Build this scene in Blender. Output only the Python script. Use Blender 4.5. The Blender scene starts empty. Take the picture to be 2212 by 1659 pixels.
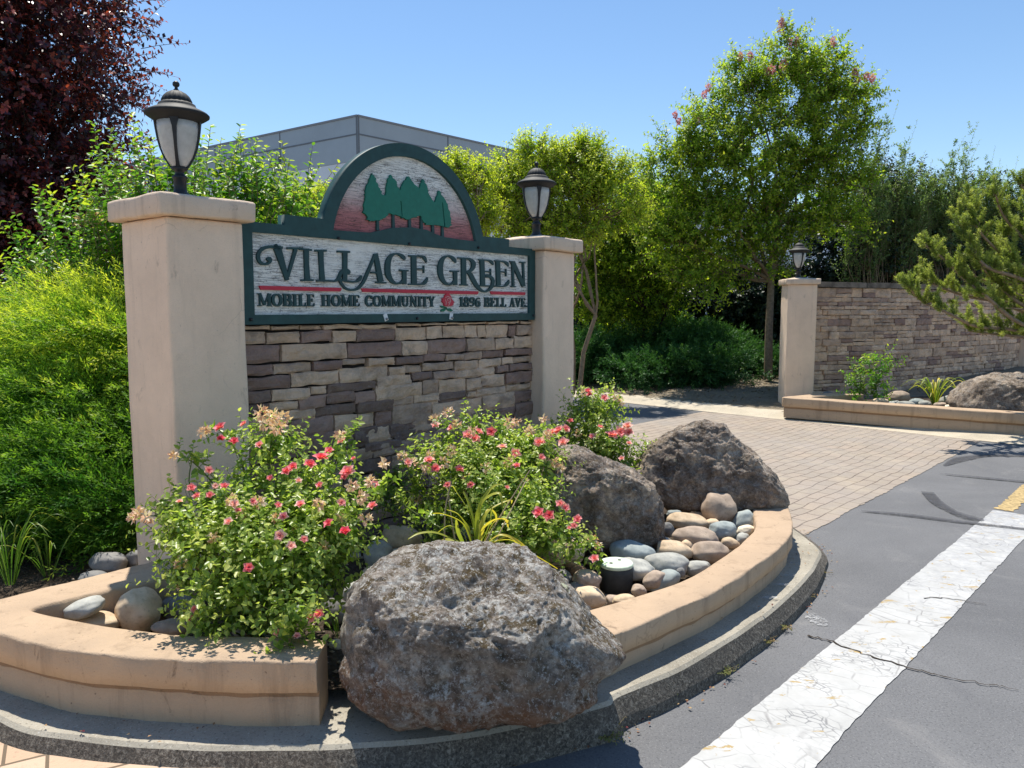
import bpy, bmesh, math, random
import numpy as np
from mathutils import Vector, noise
R = math.radians
rng = np.random.default_rng(7)
random.seed(7)
sc = bpy.context.scene
COL = sc.collection

# ------------------------------------------------------------------ camera, sky, sun
F, CX, CY, EYE, PITCH = 1661.0, 1106.0, 829.5, 1.6, R(5.55)
cam_d = bpy.data.cameras.new('camera'); cam = bpy.data.objects.new('camera', cam_d); COL.objects.link(cam)
cam.location = (0, 0, EYE); cam.rotation_euler = (R(90) - PITCH, 0, 0)
cam_d.sensor_width = 36; cam_d.lens = 36 * F / 2212.0
cam_d.clip_start = 0.05; cam_d.clip_end = 3000
sc.camera = cam
SUN_EL, SUN_H = R(69), Vector((-0.36, 0.93, 0)).normalized()      # towards the sun
w = bpy.data.worlds.new('World'); sc.world = w; w.use_nodes = True
nt = w.node_tree; bg = nt.nodes['Background']
sky = nt.nodes.new('ShaderNodeTexSky'); sky.sky_type = 'NISHITA'; sky.sun_disc = False
sky.sun_elevation = SUN_EL; sky.sun_rotation = math.atan2(SUN_H.x, SUN_H.y)
sky.air_density = 1.05; sky.dust_density = 0.1; sky.ozone_density = 2.2
hsv = nt.nodes.new('ShaderNodeHueSaturation'); hsv.inputs['Saturation'].default_value = 1.10; hsv.inputs['Value'].default_value = .94
nt.links.new(sky.outputs[0], hsv.inputs['Color']); nt.links.new(hsv.outputs[0], bg.inputs[0]); bg.inputs[1].default_value = 0.117
sd = bpy.data.lights.new('sun', 'SUN'); sd.energy = 4.4; sd.angle = R(0.55); sd.color = (1, .95, .87)
so = bpy.data.objects.new('sun', sd); COL.objects.link(so)
to_sun = Vector((SUN_H.x * math.cos(SUN_EL), SUN_H.y * math.cos(SUN_EL), math.sin(SUN_EL)))
so.rotation_euler = to_sun.to_track_quat('Z', 'Y').to_euler()
sc.view_settings.view_transform = 'Standard'; sc.view_settings.look = 'None'
sc.view_settings.exposure = 0.55; sc.view_settings.gamma = 1
sc.cycles.max_bounces = 8; sc.cycles.diffuse_bounces = 5; sc.cycles.transmission_bounces = 4; sc.cycles.glossy_bounces = 2
sc.cycles.use_denoising = True

# ------------------------------------------------------------------ measuring helpers (survey of the place)
_c, _s = math.cos(PITCH), math.sin(PITCH)
def ray(x, y):
    u = (x - CX) / F; v = -(y - CY) / F
    return Vector((u, _c + v * _s, -_s + v * _c))
def at(x, y, z):
    r = ray(x, y); t = (z - EYE) / r.z
    return Vector((r.x * t, r.y * t, z))
def atY(x, y, Y):
    r = ray(x, y); t = Y / r.y
    return Vector((r.x * t, Y, EYE + r.z * t))

# ------------------------------------------------------------------ scene graph helpers
def tag(o, label, cat, group=None, kind=None):
    if label: o['label'] = label
    if cat: o['category'] = cat
    if group: o['group'] = group
    if kind: o['kind'] = kind
    return o
def thing(name, label, cat, loc=(0, 0, 0), rz=0, group=None):
    o = bpy.data.objects.new(name, None); COL.objects.link(o)
    o.location = loc; o.rotation_euler = (0, 0, rz); o.empty_display_size = .1
    return tag(o, label, cat, group)
def link(name, me, m, parent=None, smooth=False, label=None):
    o = bpy.data.objects.new(name, me); COL.objects.link(o)
    if m is not None:
        for q in (m if isinstance(m, (list, tuple)) else [m]): me.materials.append(q)
    if smooth: me.polygons.foreach_set('use_smooth', [True] * len(me.polygons))
    if parent is not None: o.parent = parent
    if label: o['label'] = label
    return o
def mesh_np(name, V, Fc, tint=None):
    """V (n,3); Fc (m,k) all faces same size"""
    V = np.asarray(V, dtype=np.float32); Fc = np.asarray(Fc, dtype=np.int32)
    me = bpy.data.meshes.new(name)
    me.vertices.add(len(V)); me.vertices.foreach_set('co', V.ravel())
    k = Fc.shape[1]; me.loops.add(Fc.size); me.polygons.add(len(Fc))
    me.loops.foreach_set('vertex_index', Fc.ravel())
    me.polygons.foreach_set('loop_start', np.arange(0, Fc.size, k, dtype=np.int32))
    me.update(calc_edges=True)
    if tint is not None:
        a = me.attributes.new('tint', 'FLOAT', 'FACE'); a.data.foreach_set('value', np.asarray(tint, dtype=np.float32))
    return me
def mesh_py(name, V, Fc):
    me = bpy.data.meshes.new(name); me.from_pydata([tuple(v) for v in V], [], Fc); me.update(); return me
def off(V, root):
    return np.asarray(V) - np.array(root.location)

# ------------------------------------------------------------------ materials
class NB:
    def __init__(s, name, rough=.8, spec=.3):
        s.m = bpy.data.materials.new(name); s.m.use_nodes = True; s.t = s.m.node_tree
        s.b = s.t.nodes['Principled BSDF']; s.b.inputs['Roughness'].default_value = rough
        s.b.inputs['Specular IOR Level'].default_value = spec
        s.co = None
    def n(s, typ, **kw):
        x = s.t.nodes.new(typ)
        for k, v in kw.items(): setattr(x, k, v)
        return x
    def l(s, a, b): s.t.links.new(a, b)
    def coord(s, kind='Object', scale=(1, 1, 1), rot=0, loc=(0, 0, 0)):
        tc = s.n('ShaderNodeTexCoord'); mp = s.n('ShaderNodeMapping')
        mp.inputs['Scale'].default_value = scale; mp.inputs['Rotation'].default_value = (0, 0, rot); mp.inputs['Location'].default_value = loc
        s.l(tc.outputs[kind], mp.inputs[0]); return mp.outputs[0]
    def noise(s, sc_, det=4, rough=.6, co=None, dist=0):
        x = s.n('ShaderNodeTexNoise'); x.inputs['Scale'].default_value = sc_; x.inputs['Detail'].default_value = det
        x.inputs['Roughness'].default_value = rough; x.inputs['Distortion'].default_value = dist
        if co is None: co = s.coord()
        s.l(co, x.inputs['Vector']); return x.outputs['Fac']
    def voro(s, sc_, co=None, feature='F1', rand=1):
        x = s.n('ShaderNodeTexVoronoi', feature=feature); x.inputs['Scale'].default_value = sc_
        x.inputs['Randomness'].default_value = rand
        if co is None: co = s.coord()
        s.l(co, x.inputs['Vector']); return x.outputs['Distance']
    def ramp(s, fac, stops, interp='LINEAR'):
        x = s.n('ShaderNodeValToRGB'); cr = x.color_ramp; cr.interpolation = interp
        while len(cr.elements) < len(stops): cr.elements.new(.5)
        for e, (p, c) in zip(cr.elements, stops):
            e.position = p; e.color = (*c, 1) if len(c) == 3 else c
        s.l(fac, x.inputs[0]); return x.outputs[0]
    def bw(s, fac, a, b): return s.ramp(fac, [(a, (0, 0, 0)), (b, (1, 1, 1))])
    def mix(s, fac, a, b, mode='MIX'):
        x = s.n('ShaderNodeMix', data_type='RGBA', blend_type=mode)
        for q, i in ((fac, 0), (a, 6), (b, 7)):
            if hasattr(q, 'links'): s.l(q, x.inputs[i])
            elif i == 0: x.inputs[0].default_value = q
            else: x.inputs[i].default_value = (*q, 1)
        return x.outputs[2]
    def math(s, op, a, b=0, c=None):
        x = s.n('ShaderNodeMath', operation=op)
        for i, q in enumerate((a, b) if c is None else (a, b, c)):
            if hasattr(q, 'links'): s.l(q, x.inputs[i])
            else: x.inputs[i].default_value = q
        return x.outputs[0]
    def attr(s, name='tint'):
        x = s.n('ShaderNodeAttribute'); x.attribute_name = name; return x.outputs['Fac']
    def color(s, c):
        if hasattr(c, 'links'): s.l(c, s.b.inputs['Base Color'])
        else: s.b.inputs['Base Color'].default_value = (*c, 1)
        return s
    def bump(s, h, strength=.5, dist=.01, prev=None):
        x = s.n('ShaderNodeBump'); x.inputs['Strength'].default_value = strength; x.inputs['Distance'].default_value = dist
        s.l(h, x.inputs['Height'])
        if prev: s.l(prev, x.inputs['Normal'])
        s.l(x.outputs[0], s.b.inputs['Normal']); return x.outputs[0]
    def rough(s, r): s.l(r, s.b.inputs['Roughness'])

def leaf_mat(name, c0, c1, c2, rough=.45, trans=.35, tboost=1.6, spec=.4):
    b = NB(name, rough, spec); col = b.ramp(b.attr(), [(0, c0), (.5, c1), (1, c2)]); b.color(col)
    out = b.t.nodes['Material Output']; tr = b.n('ShaderNodeBsdfTranslucent')
    tc = b.mix(1, col, (tboost, tboost * 1.05, tboost * .5), 'MULTIPLY'); b.l(tc, tr.inputs[0])
    mx = b.n('ShaderNodeMixShader'); mx.inputs[0].default_value = trans
    b.l(b.b.outputs[0], mx.inputs[1]); b.l(tr.outputs[0], mx.inputs[2]); b.l(mx.outputs[0], out.inputs[0])
    return b.m

def m_stucco(name, base, dirt=(.20, .15, .11), amt=.55):
    b = NB(name, .9, .15); co = b.coord('Object')
    n1 = b.noise(3.0, 5, .65, co); n2 = b.noise(40, 3, .6, co)
    c = b.mix(b.bw(n1, .35, .75), tuple(x * .90 for x in base), tuple(min(1, x * 1.06) for x in base))
    n3 = b.noise(11, 8, .75, b.coord('Object', (1, 1, .45)), .6)
    st = b.math('MULTIPLY', b.bw(n3, .60, .74), amt)
    c = b.mix(st, c, dirt)
    n4 = b.noise(60, 2, .5, co); c = b.mix(b.math('MULTIPLY', b.bw(n4, .70, .78), amt * .7), c, dirt)
    c = b.mix(b.math('MULTIPLY', b.bw(b.noise(4, 6, .7, b.coord('Object', (2.2, 2.2, .22), 0, (3, 3, 1)), .3), .54, .72), amt * .38), c, dirt)
    ds = b.n('ShaderNodeVectorMath', operation='MULTIPLY_ADD'); nq = b.n('ShaderNodeTexNoise'); nq.inputs['Scale'].default_value = 7; nq.inputs['Detail'].default_value = 5; b.l(co, nq.inputs['Vector'])
    b.l(nq.outputs['Color'], ds.inputs[0]); ds.inputs[1].default_value = (.14, .14, .14); b.l(co, ds.inputs[2])
    cr = b.math('SUBTRACT', 1, b.bw(b.voro(1.9, ds.outputs[0], 'DISTANCE_TO_EDGE'), .001, .005)); cr = b.math('MULTIPLY', cr, b.bw(b.noise(1.7, 3, .6, co), .54, .60))
    c = b.mix(b.math('MULTIPLY', cr, .30), c, tuple(x * .8 for x in dirt))
    gr = b.noise(210, 2, .6, co); c = b.mix(b.math('MULTIPLY', b.bw(gr, .5, .75), .22), c, tuple(x * .6 for x in base))
    b.color(c); nb = b.bump(n2, .5, .006); b.bump(gr, .55, .0035, nb)
    return b.m
STUCCO = m_stucco('stucco', (.86, .66, .49))
STUCCO_CAP = m_stucco('stucco_cap', (.74, .575, .43), amt=1.1)
PLANTER = m_stucco('planter_stucco', (.50, .365, .245), (.17, .12, .08), 1.15)
def m_concrete(name, lo, hi, sp=(.1, .09, .08)):
    b = NB(name, .92, .15); co = b.coord('Object')
    c = b.mix(b.bw(b.noise(2.5, 6, .7, co), .3, .7), lo, hi)
    c = b.mix(b.math('MULTIPLY', b.bw(b.noise(90, 2, .6, co), .58, .7), .6), c, sp)
    c = b.mix(b.math('MULTIPLY', b.bw(b.noise(160, 2, .6, co), .62, .7), .6), c, (.6, .58, .52))
    b.color(c); b.bump(b.noise(120, 4, .7, co), .5, .005); return b.m
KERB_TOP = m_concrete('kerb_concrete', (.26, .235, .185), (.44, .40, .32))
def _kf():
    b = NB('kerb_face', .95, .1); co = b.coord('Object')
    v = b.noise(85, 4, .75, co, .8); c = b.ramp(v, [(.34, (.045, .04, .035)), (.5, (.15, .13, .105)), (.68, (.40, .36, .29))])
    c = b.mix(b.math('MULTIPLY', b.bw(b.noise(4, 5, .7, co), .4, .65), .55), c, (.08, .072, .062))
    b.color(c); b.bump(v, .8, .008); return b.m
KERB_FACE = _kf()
GUTTER = m_concrete('gutter_concrete', (.42, .37, .28), (.58, .50, .38))
def _asph():
    b = NB('asphalt', .85, .3); co = b.coord('Object')
    c = b.mix(b.bw(b.noise(.9, 6, .65, co, .4), .3, .72), (.128, .128, .129), (.186, .185, .184))
    sp = b.noise(220, 2, .7, co); c = b.mix(b.math('MULTIPLY', b.bw(sp, .55, .75), .55), c, (.30, .30, .31))
    c = b.mix(b.math('MULTIPLY', b.bw(b.noise(110, 4, .75, co), .53, .62), .6), c, (.05, .05, .052))
    c = b.mix(b.math('MULTIPLY', b.math('SUBTRACT', 1, b.bw(b.voro(85, co), .10, .22)), .35), c, (.42, .41, .40))
    c = b.mix(b.math('MULTIPLY', b.bw(b.noise(2.2, 7, .75, b.coord('Object', (1, 1, 1), 0, (5, 5, 0)), .8), .56, .70), .4), c, (.27, .26, .245))
    c = b.mix(b.math('MULTIPLY', b.bw(b.noise(1.7, 4, .6, b.coord('Object', (1, .25, 1), R(40))), .62, .72), .35), c, (.09, .09, .1))
    b.color(c); b.bump(sp, .6, .006); return b.m
ASPHALT = _asph()
def _brick():
    b = NB('brick_paving', .9, .2)
    co = b.coord('Object', (1, 1, 1), R(-46.5))
    nz = b.n('ShaderNodeTexNoise'); nz.inputs['Scale'].default_value = 1.6; nz.inputs['Detail'].default_value = 2; b.l(co, nz.inputs['Vector'])
    ad = b.n('ShaderNodeVectorMath', operation='MULTIPLY_ADD'); b.l(nz.outputs['Color'], ad.inputs[0]); ad.inputs[1].default_value = (.17, .17, 0); b.l(co, ad.inputs[2])
    br = b.n('ShaderNodeTexBrick'); b.l(ad.outputs[0], br.inputs['Vector']); br.inputs['Scale'].default_value = 1
    br.inputs['Brick Width'].default_value = .235; br.inputs['Row Height'].default_value = .118; br.inputs['Mortar Size'].default_value = .0055
    br.inputs['Mortar Smooth'].default_value = .35; br.inputs['Bias'].default_value = 0
    br.inputs['Color1'].default_value = (.37, .30, .235, 1); br.inputs['Color2'].default_value = (.31, .262, .21, 1); br.inputs['Mortar'].default_value = (.11, .08, .06, 1)
    oc = b.coord('Object')
    c = b.mix(b.math('MULTIPLY', b.bw(b.noise(.8, 5, .7, oc), .4, .65), .55), br.outputs['Color'], (.33, .30, .27))
    c = b.mix(b.math('MULTIPLY', b.bw(b.noise(60, 4, .7, oc), .5, .7), .5), c, (.24, .195, .155))
    c = b.mix(b.math('MULTIPLY', b.bw(b.noise(2.5, 6, .7, b.coord('Object', (1, 1, 1), 0, (3, 3, 0))), .5, .7), .5), c, (.44, .37, .27))
    b.color(c)
    h = b.math('SUBTRACT', b.math('MULTIPLY', b.noise(80, 3, .6, oc), .4), br.outputs['Fac']); b.bump(h, .7, .006); return b.m
BRICK = _brick()
def _soil(name, a, c_, d):
    b = NB(name, .98, .05); co = b.coord('Object')
    c = b.ramp(b.noise(6, 8, .75, co), [(.3, a), (.5, c_), (.72, d)])
    v = b.voro(55, co); c = b.mix(b.math('MULTIPLY', b.bw(v, .25, .6), .5), c, a)
    b.color(c); n1 = b.bump(v, .8, .02); b.bump(b.noise(30, 6, .8, co), .8, .03, n1); return b.m
SOIL = _soil('soil', (.06, .045, .033), (.13, .10, .075), (.22, .175, .13))
DIRT = _soil('dirt', (.22, .18, .13), (.33, .275, .20), (.42, .36, .27))
def _rock(name, dark, mid, light, lichen=1.0, under=(.20, .10, .055), zu=(-.17, -.02)):
    b = NB(name, .95, .1); co = b.coord('Object')
    n = b.noise(5, 10, .78, co, .4); c = b.ramp(n, [(.36, dark), (.5, mid), (.62, light)])
    c = b.mix(b.math('MULTIPLY', b.bw(b.noise(60, 6, .8, co), .52, .6), .6), c, dark)
    # rusty underside of the stone itself
    sx = b.n('ShaderNodeSeparateXYZ'); b.l(b.coord('Object'), sx.inputs[0])
    zz = b.math('ADD', sx.outputs['Z'], b.math('MULTIPLY', b.math('SUBTRACT', b.noise(6, 4, .6, co), .5), .14))
    mr = b.n('ShaderNodeMapRange'); mr.inputs['From Min'].default_value = zu[1]; mr.inputs['From Max'].default_value = zu[0]; b.l(zz, mr.inputs['Value'])
    c = b.mix(b.math('MULTIPLY', b.math('MULTIPLY', mr.outputs[0], b.bw(b.noise(5, 5, .7, b.coord('Object', (1, 1, 1), 0, (1, 1, 9))), .36, .56)), .85), c, under)
    c = b.mix(b.math('MULTIPLY', b.bw(b.noise(6.5, 8, .75, b.coord('Object', (1, 1, 1), 0, (9, 4, 7)), .4), .50, .62), .75), c, tuple(x * .45 for x in dark))
    g = b.n('ShaderNodeNewGeometry'); sn = b.n('ShaderNodeSeparateXYZ'); b.l(g.outputs['Normal'], sn.inputs[0])
    up = b.bw(sn.outputs['Z'], .05, .7)
    up2 = b.math('ADD', b.math('MULTIPLY', up, .62), .38)
    l1 = b.math('MULTIPLY', b.math('MULTIPLY', b.bw(b.noise(24, 9, .82, co, .3), .49, .55), b.bw(b.noise(4, 4, .6, b.coord('Object', (1, 1, 1), 0, (2, 8, 1))), .36, .56)), b.math('MULTIPLY', up2, .85 * lichen))
    c = b.mix(l1, c, (.64, .62, .56))
    ms = b.math('MULTIPLY', b.bw(b.noise(17, 9, .8, b.coord('Object', (1, 1, 1), 0, (4, 2, 1)), .3), .50, .55), b.math('MULTIPLY', up, .9 * lichen))
    c = b.mix(ms, c, (.12, .085, .040))
    l2 = b.math('MULTIPLY', b.bw(b.noise(80, 5, .8, co), .55, .59), b.math('MULTIPLY', up2, .75 * lichen)); c = b.mix(l2, c, (.75, .74, .69))
    l3 = b.math('MULTIPLY', b.bw(b.noise(3.6, 6, .7, b.coord('Object', (1, 1, 1), 0, (9, 1, 3)), .3), .66, .69), b.math('MULTIPLY', b.bw(b.noise(60, 3, .7, co), .38, .5), .85 * lichen)); c = b.mix(l3, c, (.66, .70, .48))
    b.color(c)
    p = b.voro(24, co); h = b.math('ADD', b.math('MULTIPLY', b.noise(16, 10, .78, co, .3), 1.0), b.math('MULTIPLY', b.bw(p, 0, .35), .18))
    b.bump(h, 1.0, .035); return b.m
ROCK_A = _rock('lichen_rock', (.12, .095, .074), (.30, .25, .205), (.48, .42, .35))
ROCK_B = _rock('basalt_rock', (.11, .085, .068), (.29, .225, .175), (.62, .49, .36), .45, (.12, .085, .065), (-.25, -.12))
def _cob(name, a, c_, d, band=.3):
    b = NB(name, .75, .25); co = b.coord('Object')
    oi = b.n('ShaderNodeObjectInfo')
    c = b.ramp(b.noise(9, 6, .6, co, .3), [(.3, a), (.5, c_), (.7, d)])
    c = b.mix(b.math('MULTIPLY', b.bw(b.noise(70, 3, .6, co), .55, .7), .35), c, tuple(x * .55 for x in a))
    c = b.mix(b.math('MULTIPLY', b.bw(b.noise(4, 5, .6, b.coord('Object', (1, 1, 4)), 1.2), .58, .66), band), c, tuple(min(1, x * 1.35) for x in d))
    rv = b.math('MULTIPLY_ADD', oi.outputs['Random'], .35, .82)
    cc = b.n('ShaderNodeCombineColor'); [b.l(rv, cc.inputs[i]) for i in range(3)]
    c = b.mix(1, c, cc.outputs[0], 'MULTIPLY'); b.color(c); b.bump(b.noise(60, 4, .6, co), .25, .004); return b.m
CM = {'T': _cob('cobble_tan', (0.462, 0.336, 0.210), (0.644, 0.490, 0.322), (0.784, 0.616, 0.420)),
      'B': _cob('cobble_brown', (0.280, 0.210, 0.154), (0.406, 0.315, 0.238), (0.532, 0.420, 0.308)),
      'G': _cob('cobble_grey', (0.280, 0.280, 0.252), (0.406, 0.399, 0.350), (0.518, 0.504, 0.434)),
      'N': _cob('cobble_green_grey', (0.238, 0.266, 0.259), (0.336, 0.371, 0.350), (0.462, 0.490, 0.448)),
      'D': _cob('cobble_dark', (0.126, 0.126, 0.126), (0.210, 0.203, 0.189), (0.308, 0.294, 0.266), .15),
      'R': _cob('cobble_red', (0.308, 0.168, 0.112), (0.448, 0.252, 0.168), (0.560, 0.350, 0.238)),
      'C': _cob('cobble_cream', (0.672, 0.560, 0.406), (0.840, 0.728, 0.546), (0.900, 0.840, 0.658))}
def m_flat(name, c, rough=.6, spec=.3, metal=0, nz=.12, bumps=.15, sc_=25):
    b = NB(name, rough, spec); b.b.inputs['Metallic'].default_value = metal
    co = b.coord('Object'); n = b.noise(sc_, 5, .65, co)
    b.color(b.mix(b.bw(n, .3, .7), tuple(x * (1 - nz) for x in c), tuple(min(1, x * (1 + nz)) for x in c)))
    b.bump(n, bumps, .003); return b.m
GREEN = m_flat('sign_green_paint', (.018, .062, .060), .55, .35, 0, .25, .3, 14)
GREEN_L = m_flat('letter_green_paint', (.014, .055, .058), .5, .35, 0, .2)
GREEN_T = m_flat('tree_green_paint', (.010, .16, .105), .5, .35, 0, .12)
RED_L = m_flat('red_paint', (.52, .035, .06), .5)
LEAF_E = m_flat('leaf_green_paint', (.01, .14, .075), .5)
BLACK_M = m_flat('black_lamp_metal', (.016, .017, .019), .5, .4, 0, .5, .3, 30)
def _dusty():
    b = NB('dusty_lamp_metal', .65, .3); co = b.coord('Object')
    g = b.n('ShaderNodeNewGeometry'); sn = b.n('ShaderNodeSeparateXYZ'); b.l(g.outputs['Normal'], sn.inputs[0])
    dust = b.math('MULTIPLY', b.bw(sn.outputs['Z'], .2, .9), b.bw(b.noise(12, 5, .7, co), .25, .7))
    b.color(b.mix(b.math('MULTIPLY', dust, .75), (.018, .019, .02), (.17, .16, .13))); return b.m
DUSTY = _dusty()
def _glass():
    b = NB('frosted_glass', .35, .5); co = b.coord('Object')
    c = b.mix(b.bw(b.noise(16, 5, .7, co), .35, .7), (.46, .45, .41), (.62, .61, .57)); b.color(c)
    b.b.inputs['Transmission Weight'].default_value = .15; return b.m
GLASS = _glass()
WHITE_T = m_flat('white_tag', (.75, .76, .76), .5)
STEEL = m_flat('bolt_steel', (.3, .3, .3), .4, .5, .8)
def _wood(name, arch=False, z0=2.05, z1=2.6):
    b = NB(name, .85, .2); co = b.coord('Object', (1.3, 1, 26)); co2 = b.coord('Object', (2.5, 1, 90))
    g1 = b.noise(2.0, 9, .75, co, .3); g2 = b.noise(3.0, 6, .8, co2, .2)
    base = b.mix(b.bw(g1, .3, .65), (.80, .79, .74), (.93, .90, .82))
    if arch:
        sx = b.n('ShaderNodeSeparateXYZ'); b.l(b.coord('Object'), sx.inputs[0])
        zz = b.math('ADD', sx.outputs['Z'], b.math('MULTIPLY', b.math('SUBTRACT', g1, .5), .09))
        mr = b.n('ShaderNodeMapRange'); mr.inputs['From Min'].default_value = z0; mr.inputs['From Max'].default_value = z1; b.l(zz, mr.inputs['Value'])
        base = b.mix(b.ramp(mr.outputs[0], [(0, (.95, .95, .95)), (.24, (.85, .85, .85)), (.42, (.40, .40, .40)), (.70, (0, 0, 0))]), base, (.46, .12, .12))
    crk = b.bw(g2, .50, .57); zone = b.bw(b.noise(1.6, 5, .7, b.coord('Object', (1.4, 1, 3))), .32, .52)
    c = b.mix(b.math('MULTIPLY', b.math('MULTIPLY', crk, zone), .9), base, (.045, .04, .035))
    sp = b.bw(b.noise(55, 5, .8, b.coord('Object', (1, 1, 1.8))), .565, .62)
    c = b.mix(b.math('MULTIPLY', b.math('MULTIPLY', sp, zone), .8), c, (.05, .05, .045))
    b.color(c); b.bump(b.math('ADD', g2, g1), .7, .006); return b.m
WOOD = _wood('weathered_white_board')
WOOD_A = _wood('weathered_arch_board', True)
def _stone():
    b = NB('ledge_stone', .92, .12); co = b.coord('Object'); t = b.attr()
    c = b.ramp(t, [(0, (.16, .105, .085)), (.14, (.28, .195, .155)), (.28, (.37, .24, .19)), (.40, (.46, .31, .245)),
                   (.50, (.57, .405, .295)), (.60, (.65, .465, .33)), (.75, (.77, .545, .375)), (1, (.86, .635, .46))])
    n = b.noise(7, 7, .7, co, .3)
    c = b.mix(b.math('MULTIPLY', b.bw(n, .45, .75), .5), c, (.085, .07, .07))
    c = b.mix(b.math('MULTIPLY', b.bw(b.noise(9, 6, .7, b.coord('Object', (1, 1, 2), 0, (3, 3, 3))), .52, .75), .5), c, (.36, .29, .21))
    c = b.mix(b.math('MULTIPLY', b.bw(b.noise(80, 3, .6, co), .6, .72), .4), c, (.45, .42, .38))
    c = b.mix(b.math('MULTIPLY', b.bw(b.noise(3.5, 8, .75, b.coord('Object', (1, 1, 1.6), 0, (7, 1, 2)), .5), .50, .66), .55), c, (.20, .15, .135))
    b.color(c); n1 = b.bump(b.noise(26, 8, .75, co), 1.0, .02); b.bump(b.noise(110, 3, .6, co), .4, .003, n1); return b.m
STONE = _stone()
GROUT = m_flat('dark_joint', (.03, .026, .024), .95, .1)
BARK = m_flat('bark_tan', (.26, .19, .125), .9, .1, 0, .35, .8, 18)
BARK_D = m_flat('bark_dark', (.07, .05, .04), .9, .1, 0, .35, .8, 18)
STEM = m_flat('green_stem', (.13, .16, .05), .7, .2)
# ------------------------------------------------------------------ generic shapes
def box_verts(x0, x1, y0, y1, z0, z1):
    return [(x0, y0, z0), (x1, y0, z0), (x1, y1, z0), (x0, y1, z0), (x0, y0, z1), (x1, y0, z1), (x1, y1, z1), (x0, y1, z1)]
BF = [(0, 3, 2, 1), (4, 5, 6, 7), (0, 1, 5, 4), (1, 2, 6, 5), (2, 3, 7, 6), (3, 0, 4, 7)]
class MB:
    def __init__(s): s.v = []; s.f = []; s.t = []
    def add(s, V, Fc, tint=0):
        o = len(s.v); s.v += [tuple(v) for v in V]; s.f += [tuple(i + o for i in f) for f in Fc]; s.t += [tint] * len(Fc)
    def box(s, *a, tint=0): s.add(box_verts(*a), BF, tint)
    def prism(s, pts, y0, y1, tint=0):
        """pts polygon in (x,z), extruded along y from y0 (front) to y1"""
        n = len(pts); V = [(p[0], y0, p[1]) for p in pts] + [(p[0], y1, p[1]) for p in pts]
        s.add(V, [tuple(range(n)), tuple(range(2 * n - 1, n - 1, -1))] + [(i, i + n, (i + 1) % n + n, (i + 1) % n) for i in range(n)], tint)
    def lathe(s, prof, seg=24, c=(0, 0, 0), flute=None, close=True):
        V = []; n = len(prof)
        for j, (r, z) in enumerate(prof):
            for i in range(seg):
                a = 2 * math.pi * i / seg; rr = r
                if flute and flute[0] <= j <= flute[1]: rr = r * (1 + flute[3] * (abs(math.sin(a * flute[2] / 2)) - .5))
                V.append((c[0] + rr * math.cos(a), c[1] + rr * math.sin(a), c[2] + z))
        Fc = [(j * seg + i, j * seg + (i + 1) % seg, (j + 1) * seg + (i + 1) % seg, (j + 1) * seg + i) for j in range(n - 1) for i in range(seg)]
        if close: Fc += [tuple(range(seg - 1, -1, -1)), tuple(range((n - 1) * seg, n * seg))]
        s.add(V, Fc)
    def mesh(s, name, recalc=True):
        me = mesh_py(name, s.v, s.f)
        if recalc:
            bm = bmesh.new(); bm.from_mesh(me); bmesh.ops.recalc_face_normals(bm, faces=bm.faces); bm.to_mesh(me); bm.free()
        a = me.attributes.new('tint', 'FLOAT', 'FACE'); a.data.foreach_set('value', s.t)
        return me
def catmull(P, k=6):
    P = [np.array(p, float) for p in P]; out = []
    for i in range(len(P) - 1):
        p0 = P[max(i - 1, 0)]; p1 = P[i]; p2 = P[i + 1]; p3 = P[min(i + 2, len(P) - 1)]
        for j in range(k):
            t = j / k
            out.append(.5 * (2 * p1 + (p2 - p0) * t + (2 * p0 - 5 * p1 + 4 * p2 - p3) * t * t + (3 * p1 - p0 - 3 * p2 + p3) * t ** 3))
    out.append(P[-1]); return np.array(out)
def bevel(me, w_, seg=2, ang=30):
    bm = bmesh.new(); bm.from_mesh(me)
    es = [e for e in bm.edges if len(e.link_faces) == 2 and e.calc_face_angle(0) > R(ang)]
    bmesh.ops.bevel(bm, geom=es, offset=w_, segments=seg, affect='EDGES', profile=.5)
    bm.to_mesh(me); bm.free(); return me
def rough_mesh(me, amp, scale, sub=0, seed=0):
    bm = bmesh.new(); bm.from_mesh(me)
    if sub: bmesh.ops.subdivide_edges(bm, edges=bm.edges, cuts=sub, use_grid_fill=True)
    o = Vector((seed * 3.1, seed * 1.7, seed * 2.3))
    for v in bm.verts:
        v.co += noise.noise_vector(v.co * scale + o) * amp + noise.noise_vector(v.co * scale * 4 + o) * amp * .4
    bm.to_mesh(me); bm.free(); return me

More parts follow.
